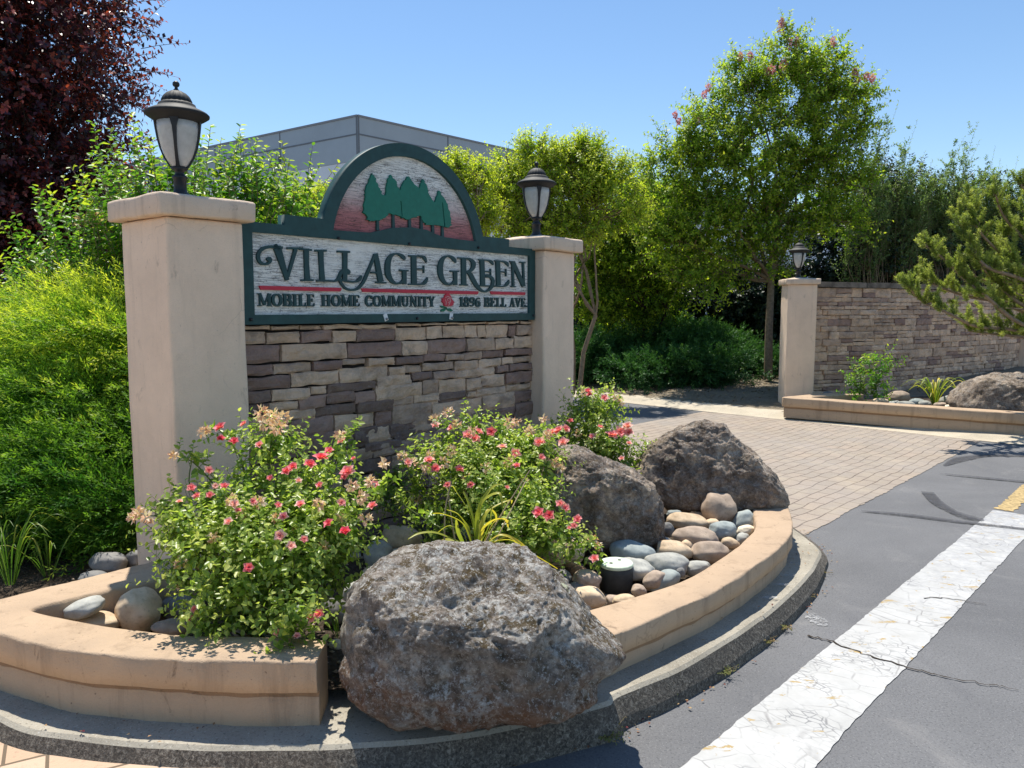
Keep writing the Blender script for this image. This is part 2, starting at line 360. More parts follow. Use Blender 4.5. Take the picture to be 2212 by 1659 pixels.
# ------------------------------------------------------------------ vegetation helpers
def nrm(a): return a / np.maximum(np.linalg.norm(a, axis=-1, keepdims=True), 1e-9)
def perp(d):
    h = np.where(np.abs(d[..., 2:3]) < .9, np.array([0, 0, 1.]), np.array([1., 0, 0]))
    a = nrm(np.cross(d, h)); return a, np.cross(d, a)
def leaves(P, A, N, L, W, shape=4, curl=.15):
    """P base, A axis, N normal -> verts, faces(quads)"""
    A = nrm(A); S = nrm(np.cross(A, N)); N = nrm(np.cross(S, A)); L = np.broadcast_to(np.asarray(L, float), (len(P),))[:, None]; W = np.broadcast_to(np.asarray(W, float), (len(P),))[:, None]
    if shape == 4:
        V = np.stack([P, P + A * L * .45 + S * W * .5 + N * W * .12, P + A * L - N * L * curl, P + A * L * .45 - S * W * .5 + N * W * .12], 1)
        Fc = np.arange(len(P) * 4).reshape(-1, 4)
    else:
        c = N * W * .14
        V = np.stack([P, P + A * L * .28 + S * W * .46 + c, P + A * L * .68 + S * W * .38 + c - N * L * curl * .4, P + A * L - N * L * curl,
                      P + A * L * .68 - S * W * .38 + c - N * L * curl * .4, P + A * L * .28 - S * W * .46 + c], 1)
        b = np.arange(len(P))[:, None] * 6
        Fc = np.concatenate([b + np.array([[0, 1, 2, 3]]), b + np.array([[0, 3, 4, 5]])], 0)
    return V.reshape(-1, 3), Fc
def tubes(paths, rad, sides=3):
    """paths (M,K,3), rad (M,K)"""
    M, K, _ = paths.shape
    T = nrm(np.gradient(paths, axis=1)); a, b = perp(T)
    ang = np.arange(sides) * 2 * math.pi / sides
    V = paths[:, :, None, :] + rad[:, :, None, None] * (a[:, :, None, :] * np.cos(ang)[None, None, :, None] + b[:, :, None, :] * np.sin(ang)[None, None, :, None])
    idx = np.arange(M * K * sides).reshape(M, K, sides)
    q = np.stack([idx[:, :-1, :], np.roll(idx, -1, 2)[:, :-1, :], np.roll(idx, -1, 2)[:, 1:, :], idx[:, 1:, :]], -1)
    return V.reshape(-1, 3), q.reshape(-1, 4)
class Cloud:
    def __init__(s): s.V = []; s.F = []; s.T = []; s.n = 0
    def add(s, V, Fc, T):
        s.V.append(V); s.F.append(Fc + s.n); s.n += len(V)
        s.T.append(np.broadcast_to(T, (len(Fc),)))
    def obj(s, name, m, root, label=None):
        V = np.concatenate(s.V) - np.array(root.location)
        return link(name, mesh_np(name, V, np.concatenate(s.F), np.concatenate(s.T)), m, root, label=label)
def shoots(cl, B, D, Ln, nl, L, W, bend=(0, 0, -.1), spread=.8, shape=4, start=.1, curl=.15, tint=(.5, .25), tip=0, leafjit=.3, whorl=2.4, updir=.6, tw=None, twr=.003):
    """leafy twigs: base B (M,3), direction D, length Ln (M,), nl leaves each"""
    M = len(B); D = nrm(D); Ln = np.broadcast_to(Ln, (M,)); bend = np.asarray(bend, float)
    t = np.linspace(start, 1, nl)[None, :] + rng.uniform(-.5, .5, (M, nl)) / nl
    t = np.clip(t, 0, 1)
    P = B[:, None] + D[:, None] * (t * Ln[:, None])[..., None] + (bend * (t ** 2 * Ln[:, None])[..., None])
    T = nrm(D[:, None] + 2 * bend * t[..., None])
    a, b = perp(T); ph = (np.arange(nl)[None] * whorl + rng.uniform(0, 6.3, (M, 1)) + rng.uniform(-.4, .4, (M, nl)))[..., None]
    rad = a * np.cos(ph) + b * np.sin(ph)
    A = nrm(T * (1 - spread * .6) + rad * spread + rng.normal(0, leafjit * .4, P.shape))
    N = nrm(T * .6 - rad * .3 + np.array([0, 0, updir]) + rng.normal(0, leafjit, P.shape))
    sz = rng.uniform(.65, 1.15, (M, nl)) * (1 - .35 * t)
    V, Fc = leaves(P.reshape(-1, 3), A.reshape(-1, 3), N.reshape(-1, 3), (L * sz).ravel(), (W * sz).ravel(), shape, curl)
    tt = np.clip(tint[0] + rng.normal(0, tint[1], (M, nl)) * .6 + rng.normal(0, tint[1], (M, 1)) * .6 + tip * (t - .5), 0, 1).ravel()
    cl.add(V, Fc, tt if shape == 4 else np.concatenate([tt, tt]))
    if tw is not None:
        k = np.linspace(0, 1, 4)[None, :, None]
        path = B[:, None] + D[:, None] * (k * Ln[:, None, None]) + bend * (k ** 2 * Ln[:, None, None])
        V, Fc = tubes(path, np.broadcast_to(np.linspace(1, .35, 4) * twr, (M, 4)), 3); tw.add(V, Fc, .5)
def blob_pts(blobs, n, rmin=.55, power=1.0):
    """blobs [(x,y,z,rx,ry,rz[,w])] -> pts, outward dirs, on the shell"""
    wts = np.array([(b[6] if len(b) > 6 else 1) * (b[3] * b[4] * b[5]) ** .667 for b in blobs]); wts = wts / wts.sum()
    k = rng.choice(len(blobs), n, p=wts); Bb = np.array([b[:6] for b in blobs])[k]
    d = nrm(rng.normal(0, 1, (n, 3))); r = rmin + (1 - rmin) * rng.uniform(0, 1, n) ** power
    return Bb[:, :3] + d * Bb[:, 3:] * r[:, None], nrm(d / Bb[:, 3:]), r
def inside_n(P, blobs, shrink=.8):
    m = np.zeros(len(P), bool)
    for b in blobs: m |= (((P - np.array(b[:3])) / (np.array(b[3:6]) * shrink)) ** 2).sum(1) < 1
    return m
def limbs(cl, base, tips, r0, r1, K=7, sag=.12, wob=.04, sides=5):
    M = len(tips); t = np.linspace(0, 1, K)[None, :, None]; base = np.broadcast_to(base, tips.shape)
    P = base[:, None] * (1 - t) + tips[:, None] * t
    ln = np.linalg.norm(tips - base, axis=1)[:, None, None]
    P = P + np.array([0, 0, 1.]) * (-sag) * 0 + (t * (1 - t)) * rng.normal(0, wob * 4, (M, 1, 3)) * ln * .3 + (t * (1 - t)) * np.array([0, 0, sag * 2]) * ln * -.3
    P[:, 1:-1] += rng.normal(0, wob * .3, P[:, 1:-1].shape) * ln * .3
    V, Fc = tubes(P, np.broadcast_to(np.linspace(r0, r1, K), (M, K)), sides); cl.add(V, Fc, .5); return P
def trunk_mesh(cl, pts, radii, sides=10):
    P = np.array(pts, float)[None]; V, Fc = tubes(P, np.array(radii, float)[None], sides); cl.add(V, Fc, .5)

# ================================================================== THE SETTING
def struct(name, V, Fc, m): o = link(name, mesh_py(name, V, Fc), m); o['kind'] = 'structure'; return o
S_ = 900.
struct('road', [(-S_, -S_, 0), (S_, -S_, 0), (S_, S_, 0), (-S_, S_, 0)], [(0, 1, 2, 3)], ASPHALT)
def sheet(name, pts, z, m, edge=.0, seed=0):
    P = []
    for i, p in enumerate(pts):
        q = pts[(i + 1) % len(pts)]; n = max(2, int(math.dist(p[:2], q[:2]) / .022)) if edge else 1
        for j in range(n):
            t = j / n; x = p[0] * (1 - t) + q[0] * t; y = p[1] * (1 - t) + q[1] * t
            if edge: w_ = noise.noise_vector(Vector((x * 22, y * 22, seed))) * edge + noise.noise_vector(Vector((x * 3, y * 3, seed))) * edge; x += w_.x; y += w_.y
            P.append((x, y, z))
    return struct(name, P, [tuple(range(len(P)))], m)
# brick band across the entry
BD = np.array([.690, .724])
sheet('brick_paving', [(2.05, 5.30), (5.78, 9.33), (3.0, 11.95), (-.4, 8.45), (.3, 6.6)], .004, BRICK, .015, 2)
# island kerb
KT = [(-6.5, 9.5), (-5.2, 6.8), (-3.6, 4.5), (-2.5, 3.15)] + [tuple(at(x, y, .118).xy) for x, y in
     [(0, 1556), (167, 1596), (367, 1614), (500, 1617), (745, 1615), (1010, 1590), (1293, 1528), (1340, 1500), (1480, 1440), (1640, 1340), (1740, 1250), (1768, 1200), (1772, 1165)]] + [(2.03, 5.3), (1.95, 6.1), (1.55, 7.2), (.9, 8.3), (-.5, 9.8), (-3, 12)]
KC = catmull(KT, 10)
def kerb_z(i): return np.interp(KC[i][1] if KC[i][0] > 1.2 else 0, [0, 4.2, 5.1, 9], [.122, .115, .035, .03])
T_ = nrm(np.gradient(KC, axis=0)); NO = np.stack([T_[:, 1], -T_[:, 0]], 1)       # outward
V = []; Fk = []; n = len(KC)
for i, (p, o_) in enumerate(zip(KC, NO)):
    z = kerb_z(i); wob = noise.noise(Vector((p[0] * 5, p[1] * 5, 0))) * .006
    for d, zz in ((-.42, z + .01), (-.015, z), (0, z - .012), (.035 + wob, z * .35), (.05 + wob, -.03)):
        V.append((p[0] + o_[0] * d, p[1] + o_[1] * d, zz + (wob if d < .02 else 0) * .5))
for i in range(n - 1):
    for j in range(4): Fk.append((i * 5 + j, i * 5 + j + 1, (i + 1) * 5 + j + 1, (i + 1) * 5 + j))
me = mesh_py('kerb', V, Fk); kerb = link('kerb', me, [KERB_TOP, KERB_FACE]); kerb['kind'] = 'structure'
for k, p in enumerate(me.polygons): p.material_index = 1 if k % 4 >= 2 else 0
# soil of the island, inside the kerb line, gently mounded
inn = KC - NO * .30
gx = np.linspace(-7, 2.2, 150); gy = np.linspace(2.3, 12, 150)
def in_poly(x, y, poly):
    c = False; n_ = len(poly)
    for i in range(n_):
        x1, y1 = poly[i]; x2, y2 = poly[i - 1]
        if (y1 > y) != (y2 > y) and x < (x2 - x1) * (y - y1) / (y2 - y1) + x1: c = not c
    return c
def grid_sheet(name, xs, ys, zf, inside, m):
    idx = {}; V = []; Fc = []
    for i in range(len(xs) - 1):
        for j in range(len(ys) - 1):
            if not inside((xs[i] + xs[i + 1]) / 2, (ys[j] + ys[j + 1]) / 2): continue
            q = []
            for a, b in ((i, j), (i + 1, j), (i + 1, j + 1), (i, j + 1)):
                if (a, b) not in idx: idx[(a, b)] = len(V); V.append((xs[a], ys[b], zf(xs[a], ys[b])))
                q.append(idx[(a, b)])
            Fc.append(tuple(q))
    o = struct(name, V, Fc, m); o.data.polygons.foreach_set('use_smooth', [True] * len(Fc)); return o
def soil_z(x, y):
    base = .17 + .03 * noise.noise(Vector((x * 3, y * 3, 0))) + .015 * noise.noise(Vector((x * 14, y * 14, 0)))
    if x > .9: base = min(base, np.interp(y, [4.7, 5.1], [base, .10]))
    return base
grid_sheet('planting_soil', gx, gy, soil_z, lambda x, y: in_poly(x, y, inn), SOIL)
# worn line paint, yellow worn patch
def _paint():
    b = NB('line_paint', .7, .3); co = b.coord('Object'); loc = b.coord('Object', (1, 1, 1), R(-47))
    c = b.mix(b.bw(b.noise(4, 5, .7, co), .35, .7), (.42, .415, .39), (.53, .525, .50))
    wob = b.n('ShaderNodeVectorMath', operation='MULTIPLY_ADD'); nz = b.n('ShaderNodeTexNoise'); nz.inputs['Scale'].default_value = 5; b.l(loc, nz.inputs['Vector'])
    b.l(nz.outputs['Color'], wob.inputs[0]); wob.inputs[1].default_value = (.05, .05, 0); b.l(loc, wob.inputs[2])
    sc2 = b.n('ShaderNodeMapping'); sc2.inputs['Scale'].default_value = (1, .62, 1); b.l(wob.outputs[0], sc2.inputs[0])
    v = b.voro(9.5, sc2.outputs[0], 'DISTANCE_TO_EDGE'); v2 = b.voro(30, sc2.outputs[0], 'DISTANCE_TO_EDGE')
    m1 = b.bw(b.noise(3.2, 5, .7, co), .40, .60)
    cr = b.math('SUBTRACT', 1, b.bw(v, .008, .030)); cr2 = b.math('MULTIPLY', b.math('SUBTRACT', 1, b.bw(v2, .02, .06)), b.bw(b.noise(2.2, 4, .7, co), .50, .60))
    c = b.mix(b.math('MULTIPLY', b.math('MULTIPLY', cr, m1), .75), c, (.22, .21, .20)); c = b.mix(b.math('MULTIPLY', cr2, .8), c, (.18, .18, .18))
    fl = b.noise(6.5, 5, .68, b.coord('Object', (1, 2.2, 1), R(-35)), .5); hole = b.bw(fl, .625, .635)
    c = b.mix(hole, c, (.40, .29, .13))
    sx = b.n('ShaderNodeSeparateXYZ'); b.l(b.coord('Object'), sx.inputs[0])
    far = b.n('ShaderNodeMapRange'); far.inputs['From Min'].default_value = 3.6; far.inputs['From Max'].default_value = 6.0; b.l(sx.outputs['Y'], far.inputs['Value'])
    wear = b.math('MULTIPLY', b.bw(b.noise(14, 7, .8, co), .42, .6), b.math('MULTIPLY', far.outputs[0], .9))
    c = b.mix(wear, c, (.30, .30, .31)); b.color(c); b.bump(b.math('SUBTRACT', b.math('MULTIPLY', v, 4), hole), .35, .004); return b.m
PAINT = _paint()
YEL = m_flat('yellow_paint', (.42, .31, .15), .85, .15, 0, .5, .5, 30)
def band(name, a, b_, wd, z, m, seed, edge=.007):
    a = np.array(a); b_ = np.array(b_); d = (b_ - a) / np.linalg.norm(b_ - a); nn = np.array([d[1], -d[0]])
    return sheet(name, [a, b_, b_ + nn * wd, a + nn * wd], z, m, edge, seed)
d_ = np.array([.684, .7295]); A0 = np.array([.60, 2.557])
band('white_line', A0 - d_ * 2.2, A0 + d_ * 4.75, .335, .004, PAINT, 3)
band('yellow_line', A0 + d_ * 4.80, A0 + d_ * 6.2, .13, .004, YEL, 4, .02)
# sidewalk pavers in the near left corner
def _pav():
    b = NB('sidewalk_pavers', .9, .2); co = b.coord('Object', (1, 1, 1), R(-30)); oc = b.coord('Object')
    br = b.n('ShaderNodeTexBrick'); b.l(co, br.inputs['Vector']); br.inputs['Scale'].default_value = 1; br.inputs['Brick Width'].default_value = .26; br.inputs['Row Height'].default_value = .2
    br.inputs['Mortar Size'].default_value = .006; br.inputs['Color1'].default_value = (.52, .36, .24, 1); br.inputs['Color2'].default_value = (.58, .42, .30, 1); br.inputs['Mortar'].default_value = (.16, .12, .08, 1)
    c = b.mix(b.math('MULTIPLY', b.bw(b.noise(40, 4, .7, oc), .55, .7), .4), br.outputs['Color'], (.25, .18, .13)); b.color(c)
    b.bump(b.math('SUBTRACT', b.noise(70, 3, .6, oc), br.outputs['Fac']), .6, .006); return b.m
PAV = _pav()
sheet('sidewalk', [(-5.6, 6.2), (-7, 0), (-1.2, -1), (-.55, 2.36), (-.62, 2.52), (-1.3, 2.62), (-1.9, 2.85), (-2.6, 3.4), (-3.6, 4.7)], .062, PAV)
# far kerb with gutter pan
FK = catmull([(-12, 27), (-4, 19.2), (0, 15.2), (1.95, 13.15), (3.05, 12.0), (4.5, 10.58), (6.05, 9.0), (8.2, 6.9), (12, 3.2)], 8)
T_ = nrm(np.gradient(FK, axis=0)); FN = np.stack([-T_[:, 1], T_[:, 0]], 1) * -1      # away from the island? sign fixed below
if np.dot(FN[len(FN) // 2], np.array([1, 1])) < 0: FN = -FN
V = []; Fk = []
for p, o_ in zip(FK, FN):
    for d, zz in ((-.05, .006), (.20, .012), (.26, .030), (.33, .048), (.38, .053), (.85, .056)):
        V.append((p[0] + o_[0] * d, p[1] + o_[1] * d, zz))
for i in range(len(FK) - 1):
    for j in range(5): Fk.append((i * 6 + j, (i + 1) * 6 + j, (i + 1) * 6 + j + 1, i * 6 + j + 1))
o = struct('far_kerb', V, Fk, GUTTER); o.data.polygons.foreach_set('use_smooth', [True] * len(Fk))
# dirt bed behind the far kerb
fkp = FK + FN * .50
poly = [tuple(p) for p in fkp] + [(60, 10), (60, 60), (-40, 60), (-30, 40)]
def dist_fk(x, y): return float(np.min(np.hypot(fkp[:, 0] - x, fkp[:, 1] - y)))
def dirt_z(x, y):
    d = dist_fk(x, y); b0 = np.interp(d, [0, .5, 3, 6, 20], [.045, .08, .25, .42, .5]); return b0 + .03 * noise.noise(Vector((x * 1.7, y * 1.7, 4))) * min(1, d) + .012 * noise.noise(Vector((x * 6, y * 6, 4)))
gx2 = np.concatenate([np.linspace(-30, -3, 30), np.linspace(-2.8, 14, 130), np.linspace(15, 58, 20)]); gy2 = np.concatenate([np.linspace(3, 20, 130), np.linspace(21, 58, 20)])
grid_sheet('dirt_ground', gx2, gy2, dirt_z, lambda x, y: in_poly(x, y, poly), DIRT)
# dark tyre and seal marks on the asphalt, each a thing of its own
def _mark():
    b = NB('dark_rubber_mark', .8, .2); b.color((.075, .075, .08)); co = b.coord('Object')
    a = b.bw(b.noise(30, 5, .8, co), .30, .55); out = b.t.nodes['Material Output']; tr = b.n('ShaderNodeBsdfTransparent'); mx = b.n('ShaderNodeMixShader')
    b.l(b.math('MULTIPLY', a, .75), mx.inputs[0]); b.l(tr.outputs[0], mx.inputs[1]); b.l(b.b.outputs[0], mx.inputs[2]); b.l(mx.outputs[0], out.inputs[0]); return b.m
MARK = _mark()
def ribbon(name, px, wd, label, z=.010):
    C = catmull([at(x, y, z).xy for x, y in px], 8); T = nrm(np.gradient(C, axis=0)); N = np.stack([T[:, 1], -T[:, 0]], 1); V = []
    ws = np.interp(np.linspace(0, 1, len(C)), np.linspace(0, 1, len(wd)), wd)
    for p, q, w_ in zip(C, N, ws): V += [(*(p + q * w_ / 2), z), (*(p - q * w_ / 2), z)]
    o = link(name, mesh_py(name, V, [(2 * i, 2 * i + 2, 2 * i + 3, 2 * i + 1) for i in range(len(C) - 1)]), MARK)
    return tag(o, label, 'road mark', 'dark marks on the asphalt')
ribbon('tyre_mark', [(1860, 1103), (1960, 1112), (2080, 1127), (2240, 1145)], [.02, .09, .07, .06], 'long straight dark mark crossing the end of the white line')
ribbon('tyre_mark', [(2003, 1062), (2025, 1085), (2060, 1105), (2095, 1117), (2125, 1122)], [.10, .10, .08, .12, .05], 'short curved dark mark bending down into the long straight one', .013)
ribbon('tyre_mark', [(2040, 1005), (2080, 990), (2140, 983), (2240, 985)], [.03, .16, .10, .08], 'dark curved mark beside the edge of the brick paving', .010)
ribbon('tyre_mark', [(2030, 1022), (2110, 1030), (2240, 1042)], [.02, .07, .06], 'thin straight dark mark below the curved one near the bricks', .013)
# cracks in the asphalt
def crack(px, wd, label):
    C = [at(x, y, .007).xy for x, y in px]; D = []
    for i in range(len(C) - 1):
        for j in range(7): D.append(np.array(C[i].lerp(C[i + 1], j / 7)) + rng.normal(0, .0085, 2))
    D.append(np.array(C[-1])); V = []; n = len(D)
    for i, p in enumerate(D):
        w_ = wd * rng.uniform(.4, 1.2) * (1 - .7 * i / n); t = D[min(i + 1, n - 1)] - D[max(i - 1, 0)]; t /= max(np.linalg.norm(t), 1e-6)
        V += [(p[0] - t[1] * w_, p[1] + t[0] * w_, .007), (p[0] + t[1] * w_, p[1] - t[0] * w_, .007)]
    o = link('asphalt_crack', mesh_py('c', V, [(2 * i, 2 * i + 1, 2 * i + 3, 2 * i + 2) for i in range(n - 1)]), m_flat('crack_dark', (.05, .04, .03), .95, .05)); return tag(o, label, 'crack', 'cracks in the road')
crack([(1745, 1372), (1800, 1385), (1880, 1415), (1965, 1442), (2040, 1462), (2130, 1476), (2200, 1490)], .008, 'long crack running from the kerb across the white line')
def splat(name, px, py, z, rx, ry, label, m):
    c = at(px, py, z); n = 40; V = []
    for i in range(n):
        a = 2 * math.pi * i / n; r = 1 + .45 * noise.noise(Vector((math.cos(a) * 2, math.sin(a) * 2, px))) + .25 * noise.noise(Vector((math.cos(a) * 6, math.sin(a) * 6, px))); V.append((c.x + rx * r * math.cos(a), c.y + ry * r * math.sin(a), z))
    return tag(link(name, mesh_py(name, V, [tuple(range(n))]), m), label, 'paint mark', 'white paint marks at the kerb')
def _chalk():
    b = NB('chalky_white', .95, .05); b.color((.48, .48, .47)); co = b.coord('Object'); out = b.t.nodes['Material Output']; tr = b.n('ShaderNodeBsdfTransparent'); mx = b.n('ShaderNodeMixShader')
    b.l(b.math('MULTIPLY', b.bw(b.noise(55, 6, .8, co), .46, .62), .8), mx.inputs[0]); b.l(tr.outputs[0], mx.inputs[1]); b.l(b.b.outputs[0], mx.inputs[2]); b.l(mx.outputs[0], out.inputs[0]); return b.m
CHALK = _chalk()
splat('paint_spill', 1764, 1338, .006, .045, .085, 'white paint spill on the asphalt beside the kerb bend', CHALK)
for x, y, rx, ry, lb in ((1662, 1290, .05, .012, 'white smear on the kerb top nearest the lichen boulder'), (1702, 1242, .045, .010, 'middle white smear on the kerb top'), (1690, 1262, .05, .012, 'white smear on the kerb top where the bend is tightest'), (1712, 1215, .03, .008, 'white smear on the kerb top farthest up the bend')):
    splat('paint_smear', x, y, .130, rx, ry * 1.5, lb, CHALK)
crack([(1990, 1290), (2050, 1292), (2130, 1305)], .006, 'short crack across the upper part of the white line')

# ================================================================== STONE AND STUCCO SIGN WALL
A_ = Vector((-1.384, 4.05, 0)); Bv = Vector((.176, 5.94, 0)); U = (Bv - A_).normalized(); Nn = Vector((U.y, -U.x, 0))   # Nn faces the camera
ANG = math.atan2(U.y, U.x)
def Sp(px, py, q=0.0):
    """point of the photograph on the sign plane (moved q towards the viewer) -> (u, z)"""
    r = ray(px, py); o_ = Vector((0, 0, EYE)); P0 = A_ + Nn * q
    t = (P0 - o_).dot(Nn) / r.dot(Nn); P = o_ + r * t
    return ((P - A_).dot(U), P.z)
def plane_thing(name, label, cat, q=0, group=None):
    return thing(name, label, cat, tuple(A_ + Nn * q), ANG, group)   # local x = along the wall, local -y = towards the viewer
def pillar(base, rz, wu, wd, z0, z1, label, seed, capz=.115, over=.048):
    t = thing('stucco_pillar', label, 'pillar', base, rz, 'stucco pillars of the entrance walls')
    m = MB(); m.box(0, wu, 0, wd, z0, z1); me = m.mesh('shaft'); bevel(me, .014, 3)
    bm = bmesh.new(); bm.from_mesh(me); bmesh.ops.subdivide_edges(bm, edges=[e for e in bm.edges if e.calc_length() > .2], cuts=14, use_grid_fill=True)
    for v in bm.verts: v.co += Vector((noise.noise(v.co * 2.2 + Vector((seed, 0, 0))), noise.noise(v.co * 2.2 + Vector((0, seed, 5))), 0)) * .007 + noise.noise_vector(v.co * 14) * .0012
    bm.to_mesh(me); bm.free(); link('shaft', me, STUCCO, t, True)
    m = MB(); a, b_, c, d = -over, wu + over, -over, wd + over; zc = z1 + .002
    V = [(a, c, zc), (b_, c, zc), (b_, d, zc), (a, d, zc), (a, c, zc + capz * .86), (b_, c, zc + capz * .86), (b_, d, zc + capz * .86), (a, d, zc + capz * .86),
         (wu * .3, wd * .3, zc + capz * 1.12), (wu * .7, wd * .3, zc + capz * 1.12), (wu * .7, wd * .7, zc + capz * 1.12), (wu * .3, wd * .7, zc + capz * 1.12)]
    m.add(V, [(3, 2, 1, 0), (0, 1, 5, 4), (1, 2, 6, 5), (2, 3, 7, 6), (3, 0, 4, 7), (4, 5, 9, 8), (5, 6, 10, 9), (6, 7, 11, 10), (7, 4, 8, 11), (8, 9, 10, 11)])
    me = m.mesh('cap'); bevel(me, .012, 2, 40)
    bm = bmesh.new(); bm.from_mesh(me); bmesh.ops.subdivide_edges(bm, edges=[e for e in bm.edges if e.calc_length() > .12], cuts=8, use_grid_fill=True)
    for v in bm.verts: v.co += noise.noise_vector(v.co * 5 + Vector((seed, 2, 0))) * .007 + noise.noise_vector(v.co * 22) * .0028
    bm.to_mesh(me); bm.free(); link('cap', me, STUCCO_CAP, t, True); return t
PQ = .075
def Wp(u, q, z=0): p = A_ + U * u + Nn * q; return (p.x, p.y, z)
Z1L = atY(376, 469, 3.70).z
pillar(Wp(-.462, PQ), ANG, .402, .46, .05, Z1L, 'tall tan stucco pillar at the near left end of the sign', 1)
PR = pillar(Wp(2.462, PQ), ANG, .41, .46, .05, Z1L + .012, 'stucco pillar at the right end of the big sign', 2)

# --- stone veneer between the pillars
def stone_box(m, u0, u1, z0, z1, q, dep, tint, js=.004):
    """an irregular dressed stone: front face at y=-q"""
    g = .0035; u0 += g; u1 -= g; z0 += g * .8; z1 -= g * .8
    nu = max(4, int((u1 - u0) / .022)); nz = 5; V = []; sd_ = rng.uniform(0, 99); ed = rng.uniform(.004, .010)
    for j in range(nz + 1):
        for i in range(nu + 1):
            a = i / nu; b_ = j / nz
            # snap the outer ring near the edge so the arris stays crisp
            ea = 0 if i == 0 else (1 if i == nu else a); 
            x = u0 + (u1 - u0) * ea; z = z0 + (z1 - z0) * b_
            edge = (i in (0, nu)) or (j in (0, nz))
            if edge:
                x += rng.normal(0, js * .5); z += js * 2.2 * noise.noise(Vector((x * 10, z * 9, sd_)))
            y = -q - noise.noise(Vector((x * 12, z * 16, sd_))) * .014 - noise.noise(Vector((x * 40, z * 45, sd_))) * .005 + (ed if edge else 0)
            V.append((x, y, z))
    W = nu + 1; Fc = [(j * W + i, j * W + i + 1, (j + 1) * W + i + 1, (j + 1) * W + i) for j in range(nz) for i in range(nu)]
    ring = [i for i in range(W)] + [j * W + nu for j in range(1, nz + 1)] + [nz * W + i for i in range(nu - 1, -1, -1)] + [j * W for j in range(nz - 1, 0, -1)]
    b0 = len(V)
    for r_ in ring: V.append((V[r_][0], -q + dep, V[r_][2]))
    k = len(ring); Fc += [(ring[i], b0 + i, b0 + (i + 1) % k, ring[(i + 1) % k]) for i in range(k)]
    m.add(V, Fc, tint)
TT = {'T': (.68, .95), 'G': (.48, .64), 'P': (.22, .42), 'D': (.08, .26), 'X': (0, .1)}
rows = """125,280,140,172,T 285,485,138,172,T 488,628,136,168,T 630,888,132,166,T 892,1130,128,162,T 1140,1300,124,148,T 1303,1465,122,138,T 1470,1735,116,133,T 1740,1950,110,130,T 1955,2015,108,130,T
125,252,176,262,T 256,478,178,260,T 482,692,172,250,P 696,852,170,252,T 855,1118,163,245,P 1122,1325,150,238,T 1328,1435,140,230,T 1438,1585,138,222,T 1588,1673,136,218,T 1675,1728,136,216,T 1732,1877,134,220,T 1880,1928,134,214,P 1930,2015,134,203,G
125,352,266,393,P 356,795,258,372,T 800,1160,248,350,P 1163,1335,242,340,T 1337,1600,228,325,P 1602,1783,224,310,G 1786,1912,224,300,T 1915,2015,207,290,T
125,306,398,475,P 310,562,390,462,G 566,764,374,440,P 768,930,360,405,G 934,1117,355,410,T 1120,1312,345,402,D 1314,1455,330,382,P 1458,1585,328,374,G 1587,1702,315,370,G 1705,1850,305,357,P 1853,2015,294,340,P
1307,1515,386,440,G 1518,1680,376,437,T 1684,1830,360,420,T 1832,1912,350,400,T 1915,2015,344,388,G
125,422,480,570,D 426,746,444,543,T 750,1075,416,514,T 1078,1186,414,474,T 1188,1303,406,460,G
997,1228,472,550,T 1232,1370,446,504,D 1372,1522,445,500,G 1524,1798,424,488,T 1800,1880,406,456,P 1882,2015,392,443,P
666,995,517,580,D 988,1298,530,632,T 1300,1410,505,597,G 1412,1595,496,592,T 1598,1697,492,572,T 1700,1857,468,548,T 1860,2017,447,525,P
125,285,575,658,D 290,552,564,643,T 555,660,548,604,T
1600,1662,578,618,T 1665,1865,554,608,T 1868,2018,530,573,T
125,276,662,740,X 280,470,647,716,T 474,656,608,696,P 660,845,585,662,P 848,985,580,655,P 1100,1242,615,678,G 1245,1415,600,656,T 1418,1597,582,638,D
125,320,745,820,T 325,590,702,777,T 594,862,668,742,D 866,1110,640,718,D 1102,1368,664,790,G 1370,1702,642,745,T 1704,1920,592,698,T 1922,2018,577,648,D
418,710,758,880,P 714,868,737,842,T 870,985,724,822,T 988,1100,715,810,P 1222,1400,760,858,T 1404,1640,735,800,T 1640,1915,700,768,D 1917,2020,655,738,D
125,415,824,905,G 420,492,885,990,D 495,838,852,970,D 840,918,846,930,D 922,1085,815,915,T 1088,1220,790,888,D 1180,1360,866,925,T 1365,1640,805,880,G 1645,1850,772,830,T 1852,2020,745,800,G
910,1175,908,975,D 1178,1480,930,985,D 1484,1700,885,950,G 1704,2020,838,905,P""".split('\n')
sw = plane_thing('stone_wall', 'ledgestone wall of tan and purple stones under the big sign', 'wall', -.037)
m = MB(); zmin = 9
def D3(x, y): return (493.7 + x * .3224, 658.3 + y * .3224)
for row in rows:
    for it in row.split():
        x0, x1, ya, yb, tn = it.split(','); x0, x1, ya, yb = map(float, (x0, x1, ya, yb)); xm = (x0 + x1) / 2
        ua = Sp(*D3(x0, (ya + yb) / 2), -.037)[0]; ub = Sp(*D3(x1, (ya + yb) / 2), -.037)[0]
        zt = Sp(*D3(xm, ya), -.037)[1]; zb = Sp(*D3(xm, yb), -.037)[1]
        if x0 <= 150: ua = -.07
        if x1 >= 2005: ub = 2.47
        stone_box(m, ua, ub, zb, zt, rng.uniform(-.006, .012), .07, rng.uniform(*TT[tn]))
z = 1.04
while z > .08:      # courses lower down, behind the roses
    h = rng.uniform(.05, .10); u = -.07
    while u < 2.47:
        l = rng.uniform(.13, .42); u1 = min(2.47, u + l) if 2.47 - u - l > .08 else 2.47
        zz = z + (.0 if z < 1 else 0); stone_box(m, u, u1, zz - h, zz, rng.uniform(-.028, -.02) if z > .9 else rng.uniform(-.01, .008), .06, rng.choice([rng.uniform(*TT[k]) for k in 'TGPDD'])); u = u1
    z -= h
me = m.mesh('stone_veneer'); link('stone_veneer', me, STONE, sw, False)
